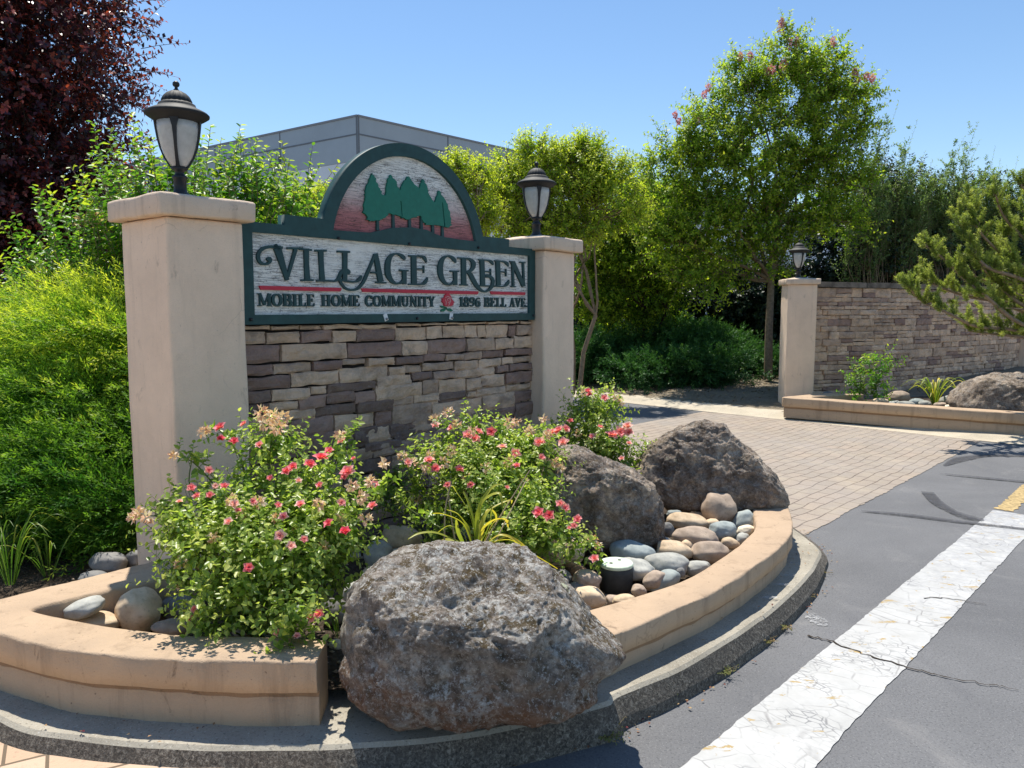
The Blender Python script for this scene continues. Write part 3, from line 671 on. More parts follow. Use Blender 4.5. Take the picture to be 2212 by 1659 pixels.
m = MB(); m.box(-.07, 2.47, .035, .30, .06, 1.80); link('backing_wall', m.mesh('backing_wall'), GROUT, sw)

# ================================================================== THE SIGN
sg = plane_thing('entrance_sign', 'big carved green and white sign hung between the two pillars', 'sign', 0)
def Z2(x, y): return Sp(493.7 + x * .3224, 274.3 + y * .3224)
ul0 = -.075; ul1 = 2.452
zt = Z2(2045, 812)[1]; zb = (Z2(125, 1325)[1] + Z2(2058, 1292)[1]) / 2; zt = (zt + Z2(95, 638)[1]) / 2
s1 = Z2(375, 598); s2 = Z2(1880, 795); zst = (s1[1] + Z2(1872, 740)[1] + Z2(685, 622)[1]) / 3
# circle of the arch, from three traced points
pL, pT, pR = Z2(676, 480), Z2(1060, 113), Z2(1672, 600)
def circ(a, b_, c):
    ax, ay = a; bx, by = b_; cx, cy = c; d = 2 * (ax * (by - cy) + bx * (cy - ay) + cx * (ay - by))
    ux = ((ax * ax + ay * ay) * (by - cy) + (bx * bx + by * by) * (cy - ay) + (cx * cx + cy * cy) * (ay - by)) / d
    uy = ((ax * ax + ay * ay) * (cx - bx) + (bx * bx + by * by) * (ax - cx) + (cx * cx + cy * cy) * (bx - ax)) / d
    return ux, uy, math.hypot(ax - ux, ay - uy)
ccx, ccy, cr_ = circ(pL, pT, pR)
print('SIGN zt', zt, 'zb', zb, 'zst', zst, 'steps', s1, s2, 'circle', ccx, ccy, cr_)
a0 = math.asin(max(-1, min(1, (zst - ccy) / cr_)))
arc = [(ccx + cr_ * math.cos(t), ccy + cr_ * math.sin(t)) for t in np.linspace(math.pi - a0, a0, 48)]
outer = [(ul0, zb), (ul0, zt), (s1[0], zt), (s1[0], zst)] + arc + [(s2[0], zst), (s2[0], zt), (ul1, zt), (ul1, zb)]
ri = cr_ - .078
ibt = [Z2(*p) for p in [(1640, 765), (1560, 755), (1450, 738), (1400, 722), (1330, 690), (1230, 672), (1100, 675), (1040, 690), (950, 708), (780, 698)]]
ai0 = math.asin((ibt[0][1] - ccy) / ri) if abs((ibt[0][1] - ccy) / ri) < 1 else -.3
ai1 = math.pi - math.asin((ibt[-1][1] - ccy) / ri) if abs((ibt[-1][1] - ccy) / ri) < 1 else math.pi + .3
iarch = [(ccx + ri * math.cos(t), ccy + ri * math.sin(t)) for t in np.linspace(ai1, ai0, 48)] + ibt[1:-1]
zi1 = (Z2(160, 712)[1] + Z2(2013, 855)[1]) / 2; zi0 = (Z2(178, 1262)[1] + Z2(2023, 1245)[1]) / 2; ui0 = Z2(165, 900)[0]; ui1 = Z2(2018, 1000)[0]
ipan = [(ui0, zi0), (ui0, zi1), (ui1, zi1), (ui1, zi0)]
print('panel', ui0, ui1, zi0, zi1, 'outer', ul0, ul1)
def poly_with_holes(name, outer, holes, y0, y1):
    cu = bpy.data.curves.new(name, 'CURVE'); cu.dimensions = '2D'; cu.fill_mode = 'BOTH'
    for P in [outer] + holes:
        s = cu.splines.new('POLY'); s.points.add(len(P) - 1); s.use_cyclic_u = True
        for q, p in zip(s.points, P): q.co = (p[0], p[1], 0, 1)
    cu.extrude = abs(y1 - y0) / 2
    o = bpy.data.objects.new('tmp', cu); COL.objects.link(o); dg = bpy.context.evaluated_depsgraph_get()
    me = bpy.data.meshes.new_from_object(o.evaluated_get(dg)); bpy.data.objects.remove(o); bpy.data.curves.remove(cu); me.name = name
    mid = (y0 + y1) / 2
    for v in me.vertices: x, y, z = v.co; v.co = (x, mid - z, y)
    bm = bmesh.new(); bm.from_mesh(me); bmesh.ops.remove_doubles(bm, verts=bm.verts, dist=1e-5); bmesh.ops.recalc_face_normals(bm, faces=bm.faces); bm.to_mesh(me); bm.free()
    return me
me = poly_with_holes('sign_frame', outer, [iarch, ipan], 0, .065); link('sign_frame', me, GREEN, sg)
m = MB(); m.prism([(ui0 - .02, zi0 - .02), (ui1 + .02, zi0 - .02), (ui1 + .02, zi1 + .02), (ui0 - .02, zi1 + .02)], .022, .050); link('name_panel', m.mesh('name_panel'), WOOD, sg)
big = [(ccx + (ri + .02) * math.cos(t), ccy + (ri + .02) * math.sin(t)) for t in np.linspace(ai1, ai0, 40)]
big[0] = (big[0][0] + .02, zi1 + .03); big[-1] = (big[-1][0], zi1 + .03)
WOOD_A = _wood('weathered_arch_board2', True, min(p[1] for p in ibt), ccy + ri)
m = MB(); m.prism(big, .024, .052); link('arch_panel', m.mesh('arch_panel'), WOOD_A, sg)
# tree emblem
tr_o = [(968, 308), (988, 335), (1010, 395), (1030, 430), (1036, 455), (1058, 452), (1068, 395), (1082, 345), (1095, 318), (1110, 345), (1130, 365), (1140, 400), (1158, 422), (1172, 385), (1190, 360), (1217, 330), (1235, 358), (1245, 380), (1270, 400), (1283, 418), (1295, 380), (1308, 350), (1325, 370), (1340, 410), (1350, 450), (1370, 485), (1393, 503), (1402, 470), (1420, 423), (1435, 450), (1455, 475), (1470, 510), (1485, 560), (1495, 600), (1500, 660), (1480, 672), (1420, 660), (1380, 655), (1330, 655), (1310, 630), (1290, 590), (1260, 605), (1200, 618), (1170, 600), (1130, 590), (1080, 575), (1065, 600), (1020, 625), (960, 630), (935, 620), (940, 600), (912, 570), (918, 520), (922, 470), (925, 430), (935, 390), (955, 345)]
P = []
for i, p in enumerate(tr_o):
    q = tr_o[(i + 1) % len(tr_o)]; k = max(2, int(math.dist(p, q) / 9))
    for j in range(k): t = j / k; P.append((p[0] * (1 - t) + q[0] * t + rng.normal(0, 2.6), p[1] * (1 - t) + q[1] * t + rng.normal(0, 2.2)))
slits = [[(1157, 490), (1166, 500), (1173, 600), (1168, 612)], [(1436, 498), (1444, 510), (1460, 665), (1452, 672)]]
me = poly_with_holes('tree_emblem', [Z2(*p) for p in P], [[Z2(*p) for p in s] for s in slits], .008, .0245); link('tree_emblem', me, GREEN_T, sg)
m = MB()
for x, ya, yb in ((1010, 600, 692), (1115, 585, 678), (1224, 600, 676), (1303, 590, 684), (1380, 640, 720), (1444, 655, 737)):
    m = MB(); m.prism([Z2(x - 9 + rng.uniform(-3, 3), ya), Z2(x - 8, yb), Z2(x + 10, yb), Z2(x + 6, ya)], .012, .0243); link('trunk_relief', m.mesh('trunk_relief'), GREEN, sg)
# lettering: strokes with thickness in (u, z)
def stroke(m, pts, mp, y0, y1, cap=False, smooth=True, k=5):
    """pts (x, y, width); mp maps to the sign plane"""
    C = catmull([(p[0], p[1], p[2]) for p in pts], k) if smooth and len(pts) > 2 else np.array([list(p) for p in pts], float)
    Tn = np.gradient(C[:, :2], axis=0); Tn /= np.maximum(np.linalg.norm(Tn, axis=1, keepdims=True), 1e-6); Nv = np.stack([-Tn[:, 1], Tn[:, 0]], 1); n = len(C)
    L = [mp(*(C[i, :2] + Nv[i] * max(C[i, 2], 2) / 2)) for i in range(n)]; Rr = [mp(*(C[i, :2] - Nv[i] * max(C[i, 2], 2) / 2)) for i in range(n)]
    y0 = y0 + rng.uniform(0, .0006)
    V = [(p[0], y0, p[1]) for p in L] + [(p[0], y0, p[1]) for p in Rr] + [(p[0], y1, p[1]) for p in L] + [(p[0], y1, p[1]) for p in Rr]
    Fc = []
    for i in range(n - 1): Fc += [(i, i + 1, n + i + 1, n + i), (2 * n + i, 2 * n + i + 1, i + 1, i), (n + i, n + i + 1, 3 * n + i + 1, 3 * n + i)]
    Fc += [(0, n, 3 * n, 2 * n), (n - 1, 2 * n - 1, 4 * n - 1, 3 * n - 1)]
    m.add(V, Fc)
ZA = lambda x, y: Sp(493.7 + x * .17363, 466.3 + y * .17363)
ZB = lambda x, y: Sp(822.9 + x * .17363, 466.3 + y * .17363)
TA = [  # V I L L A
 [[(618, 392, 95), (635, 430, 88), (748, 800, 44)], [(855, 400, 44), (752, 760, 34)], [(745, 400, 26), (940, 404, 26)], [(690, 396, 30), (600, 385, 34), (520, 385, 38), (440, 408, 40), (392, 465, 42), (388, 530, 42), (420, 585, 34), (480, 600, 26), (530, 572, 36), (545, 530, 26)], [(545, 520, 24), (520, 535, 60), (490, 535, 24)]],
 [[(985, 405, 62), (988, 600, 56), (1000, 800, 64)], [(900, 410, 24), (1052, 425, 22)], [(918, 803, 20), (1072, 800, 24)]],
 [[(1165, 420, 60), (1172, 600, 54), (1185, 800, 60)], [(1092, 432, 24), (1236, 432, 24)], [(1112, 808, 24), (1250, 808, 24), (1340, 812, 22)]],
 [[(1465, 440, 58), (1466, 600, 54), (1462, 800, 56)], [(1370, 442, 26), (1526, 448, 24)], [(1420, 800, 20), (1520, 818, 22), (1600, 818, 24), (1645, 790, 40), (1670, 740, 12)]],
 [[(1845, 468, 50), (1870, 600, 58), (1912, 820, 66)], [(1848, 828, 18), (1978, 832, 22)], [(1790, 705, 22), (1885, 708, 22)],
  [(1838, 475, 22), (1795, 590, 30), (1745, 710, 36), (1690, 830, 34), (1620, 905, 30), (1540, 922, 26), (1465, 895, 26), (1415, 830, 28), (1395, 760, 28)],
  [(1330, 815, 20), (1375, 790, 30), (1405, 730, 34), (1435, 685, 40), (1480, 672, 40), (1510, 700, 44), (1500, 725, 20)]]]
TB = [
 [[(314, 548, 8), (300, 520, 40), (262, 485, 34), (205, 470, 20), (145, 495, 40), (108, 565, 62), (100, 660, 66), (112, 740, 62), (150, 805, 46), (205, 842, 26), (265, 830, 28), (302, 800, 44)], [(307, 680, 50), (312, 850, 44)], [(248, 676, 22), (358, 680, 20)]],
 [[(425, 500, 60), (430, 842, 62)], [(362, 496, 20), (520, 502, 20), (560, 525, 36), (584, 578, 8)], [(440, 658, 18), (545, 660, 18)], [(550, 615, 12), (550, 712, 10)], [(360, 850, 20), (520, 850, 22), (570, 822, 40), (597, 765, 8)]],
 [[(948, 583, 8), (932, 550, 40), (900, 515, 34), (850, 498, 20), (795, 525, 38), (762, 595, 58), (755, 685, 62), (768, 755, 56), (802, 820, 42), (850, 852, 24), (905, 842, 26), (935, 812, 42)], [(940, 690, 46), (945, 862, 40)], [(878, 686, 20), (985, 690, 20)]],
 [[(1045, 530, 56), (1050, 852, 56)], [(972, 522, 18), (1060, 528, 20)], [(998, 857, 18), (1097, 857, 18)], [(1050, 530, 18), (1115, 535, 26), (1162, 575, 46), (1166, 630, 48), (1130, 682, 32), (1060, 695, 18)],
  [(1085, 690, 20), (1125, 720, 46), (1165, 795, 50), (1210, 870, 44), (1258, 922, 32), (1312, 940, 22), (1368, 915, 30), (1405, 855, 38), (1408, 795, 36), (1375, 755, 34), (1335, 748, 44), (1322, 765, 20)]],
 [[(1275, 550, 52), (1285, 862, 52)], [(1232, 545, 16), (1350, 552, 18), (1392, 572, 32), (1414, 612, 6)], [(1290, 690, 16), (1378, 694, 16)], [(1380, 655, 11), (1382, 738, 9)], [(1240, 868, 18), (1372, 872, 18)]],
 [[(1470, 560, 50), (1480, 866, 50)], [(1430, 558, 16), (1540, 568, 18), (1582, 588, 32), (1603, 630, 6)], [(1485, 692, 15), (1570, 700, 15)], [(1572, 658, 11), (1573, 752, 9)], [(1430, 874, 18), (1545, 876, 18), (1588, 845, 36), (1610, 795, 6)]],
 [[(1655, 572, 24), (1663, 875, 24)], [(1618, 568, 16), (1680, 572, 16)], [(1635, 878, 16), (1692, 880, 16)], [(1655, 572, 50), (1795, 878, 42)], [(1785, 580, 22), (1797, 872, 20)], [(1742, 576, 16), (1812, 582, 16)]]]
for G_, mp in ((TA, ZA), (TB, ZB)):
    for L_ in G_:
        m = MB()
        for st in L_: stroke(m, st, mp, .008, .0225)
        link('title_letter', m.mesh('title_letter'), GREEN_L, sg)
m = MB()
for a, b_, mp in (((398, 895), (1425, 916), ZA), ((1672, 920), (3128, 960), ZA), ((1380, 958), (1816, 966), ZB)):
    m2 = MB(); za = (mp(*a)[1] + mp(*b_)[1]) / 2; x0 = mp(*a)[0]; x1 = mp(*b_)[0]; m2.prism([(x0 + .01, za - .011), (x1 - .01, za - .011), (x1, za + .002), (x1 - .004, za + .011), (x0, za + .011)], .012, .0225); link('red_line', m2.mesh('red_line'), RED_L, sg)
# rose emblem
rh = [(850, 960), (870, 975), (890, 1005), (893, 1028), (930, 1075), (915, 1090), (920, 1105), (890, 1122), (840, 1128), (805, 1118), (800, 1092), (775, 1065), (782, 1045), (778, 1022), (805, 1018), (812, 985)]
m = MB(); m.prism([ZB(*p) for p in rh], .010, .0225); rose = link('rose_emblem', m.mesh('rose_emblem'), RED_L, sg)
m = MB()
for st in ([(850, 1060, 5), (840, 1040, 6), (855, 1025, 6), (875, 1040, 6), (870, 1065, 6), (845, 1085, 5)], [(815, 1020, 5), (850, 1003, 6), (885, 1030, 5)], [(815, 1040, 4), (825, 1075, 6), (820, 1110, 4)], [(885, 1055, 4), (865, 1090, 6), (855, 1120, 4)]):
    stroke(m, st, ZB, .0085, .0105)
link('petal_line', m.mesh('petal_line'), m_flat('pale_petal_line', (.62, .42, .38)), rose)
m = MB()
for P in ([(830, 1132), (842, 1150), (880, 1150), (915, 1175), (895, 1188), (860, 1182), (838, 1160)], [(825, 1140), (828, 1165), (800, 1190), (770, 1192), (762, 1175), (780, 1160), (810, 1150)], [(822, 1135), (800, 1145), (770, 1140), (755, 1118), (785, 1118), (810, 1128)]):
    m.prism([ZB(*p) for p in P], .012, .0223)
link('rose_leaf', m.mesh('rose_leaf'), LEAF_E, sg)
# small serif lettering on a unit grid: x in 0..w, y up 0..1
SF = .07; K = .22; H_ = .09
def serif(x, y, w=.34): return [(x - w / 2, y, SF), (x + w / 2, y, SF)]
def stem(x, w=K, y0=0, y1=1): return [(x, y0, w), (x, y1, w)]
hy = SF / 2
def ell(cx, cy, rx, ry, a0, a1, wt, n=10):
    out = []
    for i in range(n + 1):
        a = R(a0 + (a1 - a0) * i / n); out.append((cx + rx * math.cos(a), cy + ry * math.sin(a), wt[0] + (wt[1] - wt[0]) * abs(math.cos(a))))
    return out
OW = (H_, K * 1.05)
FONT = {
 'M': (1.02, [stem(.16, H_), stem(.86, K), [(.16, 1, K * .9), (.50, .08, K * .7)], [(.50, .08, H_), (.84, 1, H_)], serif(.14, 1 - hy, .28), serif(.16, hy, .30), serif(.86, hy, .34), serif(.90, 1 - hy, .24)]),
 'O': (.84, [ell(.42, .5, .31, .455, 0, 360, OW, 24)]),
 'B': (.76, [stem(.2), serif(.18, 1 - hy, .3), serif(.18, hy, .3), [(.2, 1 - hy, SF), (.42, 1 - hy, SF)], ell(.40, .745, .20, .21, 90, -90, OW), ell(.42, .265, .24, .225, 90, -90, OW), [(.2, .515, SF), (.42, .515, SF)], [(.2, hy, SF), (.42, hy, SF)]]),
 'I': (.44, [stem(.22), serif(.22, 1 - hy, .4), serif(.22, hy, .4)]),
 'L': (.68, [stem(.22), serif(.22, 1 - hy, .4), [(.05, hy, SF), (.60, hy, SF)], [(.50, .0, .03), (.60, .06, .1), (.63, .30, .03)]]),
 'E': (.72, [stem(.22), [(.05, 1 - hy, SF), (.60, 1 - hy, SF)], [(.05, hy, SF), (.62, hy, SF)], [(.52, 1, .03), (.60, .93, .1), (.62, .74, .03)], [(.54, 0, .03), (.62, .07, .1), (.66, .28, .03)], [(.22, .52, SF), (.48, .52, SF)], [(.48, .38, .05), (.48, .66, .05)]]),
 'H': (.90, [stem(.22), stem(.68), serif(.22, 1 - hy, .4), serif(.22, hy, .4), serif(.68, 1 - hy, .4), serif(.68, hy, .4), [(.22, .51, SF), (.68, .51, SF)]]),
 'C': (.78, [ell(.42, .5, .31, .455, 38, 322, OW, 20), [(.66, .66, .03), (.67, .82, .09), (.66, .98, .03)], [(.66, .34, .03), (.68, .22, .07)]]),
 'U': (.88, [[(.22, 1, K), (.22, .36, K)], ell(.45, .34, .23, .30, 180, 360, (H_, K * .75), 12), [(.68, .34, H_), (.68, 1, H_)], serif(.22, 1 - hy, .38), serif(.68, 1 - hy, .32)]),
 'N': (.90, [stem(.20, H_), stem(.72, H_), [(.18, 1, K), (.72, .02, K * .9)], serif(.14, 1 - hy, .28), serif(.20, hy, .30), serif(.72, 1 - hy, .30)]),
 'T': (.74, [stem(.37), [(.04, 1 - hy, SF), (.70, 1 - hy, SF)], [(.05, 1, .09), (.05, .76, .03)], [(.69, 1, .09), (.69, .76, .03)], serif(.37, hy, .38)]),
 'Y': (.84, [[(.18, 1, K), (.42, .42, K * .8)], [(.70, 1, H_), (.44, .46, H_)], stem(.43, K, 0, .46), serif(.16, 1 - hy, .36), serif(.70, 1 - hy, .28), serif(.43, hy, .38)]),
 'A': (.86, [[(.42, .98, H_), (.16, .02, H_)], [(.42, 1, K * .8), (.68, .02, K * 1.05)], [(.24, .34, SF), (.60, .34, SF)], serif(.15, hy, .28), serif(.69, hy, .36)]),
 'V': (.84, [[(.16, 1, K), (.43, .02, K * .8)], [(.70, 1, H_), (.44, .04, H_)], serif(.16, 1 - hy, .36), serif(.70, 1 - hy, .28)]),
 '1': (.50, [stem(.27), [(.06, .82, .04), (.26, .96, .10)], serif(.27, hy, .40)]),
 '8': (.66, [ell(.33, .745, .19, .21, 0, 360, (H_, K * .8), 18), ell(.33, .265, .23, .22, 0, 360, (H_, K * .9), 18)]),
 '9': (.66, [ell(.33, .70, .21, .25, 0, 360, (H_, K * .9), 18), [(.54, .72, K * .8), (.53, .45, K * .8), (.44, .16, H_), (.22, .06, SF), (.12, .16, .10)]]),
 '6': (.66, [ell(.33, .30, .21, .25, 0, 360, (H_, K * .9), 18), [(.12, .28, K * .8), (.13, .55, K * .8), (.22, .84, H_), (.44, .94, SF), (.54, .84, .10)]]),
 '.': (.26, [[(.13, 0, .16), (.13, .17, .16)]])}
zl0 = (Z2(205, 1202)[1] + Z2(1390, 1205)[1] + Z2(2000, 1205)[1]) / 3; zl1 = (Z2(300, 1120)[1] + Z2(1390, 1135)[1] + Z2(1870, 1143)[1]) / 3
for wd_, xa, xb in (('MOBILE', 205, 590), ('HOME', 628, 892), ('COMMUNITY', 925, 1396), ('1896', 1555, 1700), ('BELL', 1722, 1872), ('AVE.', 1892, 2012)):
    ua = Z2(xa, 1160)[0]; ub = Z2(xb, 1175)[0]; tot = sum(FONT[c][0] for c in wd_); sx_ = (ub - ua) / tot; x = ua; hh = zl1 - zl0
    m = MB()
    for c in wd_:
        adv, sts = FONT[c]
        for st in sts:
            pts = [(x + p[0] * sx_, zl0 + p[1] * hh, p[2] * (sx_ * .7 + hh * .3)) for p in st]
            C = catmull(pts, 3) if len(st) in (5, 6) else np.array(pts)
            Tn = np.gradient(C[:, :2], axis=0); Tn /= np.maximum(np.linalg.norm(Tn, axis=1, keepdims=True), 1e-9); Nv = np.stack([-Tn[:, 1], Tn[:, 0]], 1); n = len(C); y0 = .010 + rng.uniform(0, .001)
            L = C[:, :2] + Nv * C[:, 2:3] / 2; Q = C[:, :2] - Nv * C[:, 2:3] / 2
            V = [(p[0], y0, p[1]) for p in L] + [(p[0], y0, p[1]) for p in Q] + [(p[0], .0225, p[1]) for p in L] + [(p[0], .0225, p[1]) for p in Q]; Fc = []
            for i in range(n - 1): Fc += [(i, i + 1, n + i + 1, n + i), (2 * n + i, 2 * n + i + 1, i + 1, i), (n + i, n + i + 1, 3 * n + i + 1, 3 * n + i)]
            Fc += [(0, n, 3 * n, 2 * n), (n - 1, 2 * n - 1, 4 * n - 1, 3 * n - 1)]; m.add(V, Fc)
        x += adv * sx_
    link('small_lettering', m.mesh('small_lettering'), GREEN_L, sg)
# bolts and the two white tags
def disc_bolt(u, z, r, mat, parent, y=-.012):
    m = MB(); V = []; k = 8
    for yy, rr in ((0.0, r), (y * .7, r), (y, r * .6)):
        for i in range(k): a = 2 * math.pi * i / k; V.append((u + rr * math.cos(a), yy, z + rr * math.sin(a)))
    Fc = [(j * k + i, j * k + (i + 1) % k, (j + 1) * k + (i + 1) % k, (j + 1) * k + i) for j in range(2) for i in range(k)] + [tuple(range(2 * k, 3 * k))]
    m.add(V, Fc); return link('bolt', m.mesh('bolt'), mat, parent)
for x, y in ((148, 1290), (1262, 1282), (2040, 1262), (735, 745), (1210, 782), (1672, 808)): u, z = Z2(x, y); disc_bolt(u, z, .009, BLACK_M, sg)
for x, y, rt in ((1052, 1275, .35), (1490, 1268, -.15)):
    u, z = Z2(x, y); m = MB(); c, s = math.cos(rt), math.sin(rt)
    m.prism([(u + a * c - b_ * s, z + a * s + b_ * c) for a, b_ in ((-.015, -.022), (.015, -.022), (.015, .022), (-.015, .022))], -.004, -.0005)
    tg = link('white_tag', m.mesh('white_tag'), WHITE_T, sg); disc_bolt(u + .004, z - .01, .008, STEEL, tg, -.016)

# ================================================================== LAMPS
def lamp(loc, rz, sc_, label):
    t = thing('post_lamp', label, 'lamp', loc, rz, 'black carriage lamps on the pillars'); s = sc_
    P = lambda pr: [(r * s * .91, z * s) for r, z in pr]
    m = MB(); m.lathe(P([(.052, 0), (.054, .006), (.048, .016), (.036, .028), (.034, .040), (.034, .088), (.041, .094), (.041, .102), (.030, .108), (.022, .120), (.028, .128), (.046, .140), (.040, .150)]), 20); link('base', m.mesh('base'), BLACK_M, t, True)
    m = MB(); m.lathe(P([(.026, .136), (.046, .158), (.070, .195), (.088, .240), (.099, .285), (.106, .330), (.108, .372)]), 28); link('glass_globe', m.mesh('glass_globe'), GLASS, t, True)
    for k in range(4):
        a = R(90 * k); m = MB(); prof = P([(.030, .134), (.052, .158), (.076, .195), (.094, .240), (.105, .285), (.112, .330), (.116, .372)]); V = []
        wd_ = [.028, .017, .014, .014, .016, .022, .042]
        for (r, z), w2 in zip(prof, wd_):
            w2 *= s
            for rr, ww in ((r + .004 * s, -w2 / 2), (r + .004 * s, w2 / 2), (r - .004 * s, w2 / 2), (r - .004 * s, -w2 / 2)):
                V.append((rr * math.cos(a) - ww * math.sin(a), rr * math.sin(a) + ww * math.cos(a), z))
        n = len(prof); m.add(V, [(j * 4 + i, j * 4 + (i + 1) % 4, (j + 1) * 4 + (i + 1) % 4, (j + 1) * 4 + i) for j in range(n - 1) for i in range(4)]); link('rib', m.mesh('rib'), BLACK_M, t)
    m = MB(); m.lathe(P([(.110, .366), (.120, .372), (.150, .388), (.166, .398), (.167, .406), (.158, .414), (.128, .428), (.106, .436), (.098, .446), (.096, .454), (.088, .458), (.080, .462)]), 36); link('hood', m.mesh('hood'), DUSTY, t, True)
    m = MB(); m.lathe(P([(.079, .458), (.076, .474), (.066, .492), (.050, .507), (.030, .518), (.014, .522)]), 64, flute=(1, 3, 18, .10)); link('fluted_dome', m.mesh('fluted_dome'), DUSTY, t, True)
    m = MB(); m.lathe(P([(.014, .518), (.016, .524), (.009, .530), (.008, .538), (.016, .543), (.019, .551), (.017, .560), (.008, .567), (.002, .569)]), 16); link('finial', m.mesh('finial'), BLACK_M, t, True)
    return t
c1 = Wp(-.462 + .201, PQ - .23, Z1L + .115 * 1.10); lamp(c1, R(14), 1.0, 'big black lamp on the tall near pillar left of the sign')
c2 = Wp(2.462 + .205, PQ - .23, Z1L + .012 + .115 * 1.10); lamp(c2, R(10), 1.03, 'black lamp on the pillar at the right end of the sign')

# ================================================================== PLANTER WALLS
GROOVE = m_stucco('dirty_shaded_groove_stucco', (.34, .22, .13), (.10, .06, .035), 1.0)  # brown dirt, plus the dark shade line under the ledge put into the colour
def ring_wall(name, pairs, ztop, zbot, label, m, k=16, capf=.45, closed_ends=True, smooth_k=True, seed=0):
    """pairs [(outer xy, inner xy)] -> low wall with a slightly proud cap course"""
    O = catmull([p[0] for p in pairs], k); I = catmull([p[1] for p in pairs], k); n = len(O)
    V = []; S = 14
    for i in range(n):
        o_ = O[i]; q = I[i]; d = (o_ - q) / max(np.linalg.norm(o_ - q), 1e-6); o2 = o_ - d * .028; zl = ztop - (ztop - zbot) * capf
        wz = noise.noise(Vector((o_[0] * 3, o_[1] * 3, seed))) * .006; wj = noise.noise(Vector((o_[0] * 9, o_[1] * 9, seed))) * .005; wk = noise.noise(Vector((o_[0] * 30, o_[1] * 30, seed))) * .003
        ring = [(o2, zbot), (o2, (zbot + zl) / 2 - .03), (o2, zl - .022 + wj * 2.2), (o_ - d * .046, zl - .006 + wj * 1.5), (o_ - d * .001, zl + .006 + wj), (o_, (ztop + zl) / 2), (o_ - d * .001, ztop - .011), (o_ - d * (.004 + wk), ztop - .003 + wz), (o_ - d * (.012 + wk), ztop + wz),
                (q + d * .02, ztop + wz), (q + d * .005, ztop - .004 + wz), (q, ztop - .018), (q, (ztop + zbot) / 2), (q, zbot)]
        for j, (p, z) in enumerate(ring):
            w1 = noise.noise(Vector((p[0] * 8 + j, p[1] * 8, z * 12 + seed))) * .006 + noise.noise(Vector((p[0] * 30 + j, p[1] * 30, z * 30))) * .0035
            V.append((p[0] + d[0] * w1, p[1] + d[1] * w1, z + w1 * .4))
    Fc = [(i * S + j, i * S + (j + 1), (i + 1) * S + (j + 1), (i + 1) * S + j) for i in range(n - 1) for j in range(S - 1)]
    Fc += [tuple(range(S)), tuple(range((n - 1) * S + S - 1, (n - 1) * S - 1, -1))]
    me = mesh_py(name, V, Fc)
    bm = bmesh.new(); bm.from_mesh(me); bmesh.ops.recalc_face_normals(bm, faces=bm.faces); bm.to_mesh(me); bm.free()
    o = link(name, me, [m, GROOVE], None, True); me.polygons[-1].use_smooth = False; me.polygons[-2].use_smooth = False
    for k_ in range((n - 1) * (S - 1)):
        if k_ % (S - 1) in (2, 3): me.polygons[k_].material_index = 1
    return tag(o, label, 'low wall', 'peach planter walls')
ZW = .375; ZR = .305
def pr(a, b, z=ZW): return (tuple(at(*a, z).xy), tuple(at(*b, z).xy))
ring_wall('planter_wall', [pr((684, 1429), (706, 1380)), pr((600, 1431), (620, 1376)), pr((467, 1428), (490, 1372)), pr((300, 1419), (367, 1367)), pr((133, 1403), (257, 1354)), pr((0, 1369), (150, 1337)),
                           pr((-90, 1338), (84, 1321)), pr((-115, 1322), (70, 1316)), pr((-75, 1308), (88, 1309)), pr((0, 1295), (130, 1300)), pr((100, 1268), (190, 1285)), pr((233, 1234), (300, 1259)), pr((357, 1206), (372, 1243)), pr((430, 1190), (440, 1230))],
          ZW, .11, 'low peach planter wall wrapping the left end of the rose bed', PLANTER, seed=1)
ring_wall('planter_wall', [pr((1255, 1400), (1200, 1340), ZR), pr((1300, 1383), (1250, 1323), ZR), pr((1425, 1330), (1380, 1284), ZR), pr((1556, 1271), (1493, 1244), ZR), pr((1657, 1205), (1575, 1192), ZR), pr((1702, 1165), (1614, 1160), ZR), pr((1713, 1138), (1631, 1137), ZR), pr((1706, 1104), (1628, 1112), ZR), pr((1688, 1066), (1620, 1068), ZR)],
          ZR, .09, 'low curved peach planter wall beside the road on the right of the boulder', PLANTER, seed=2)

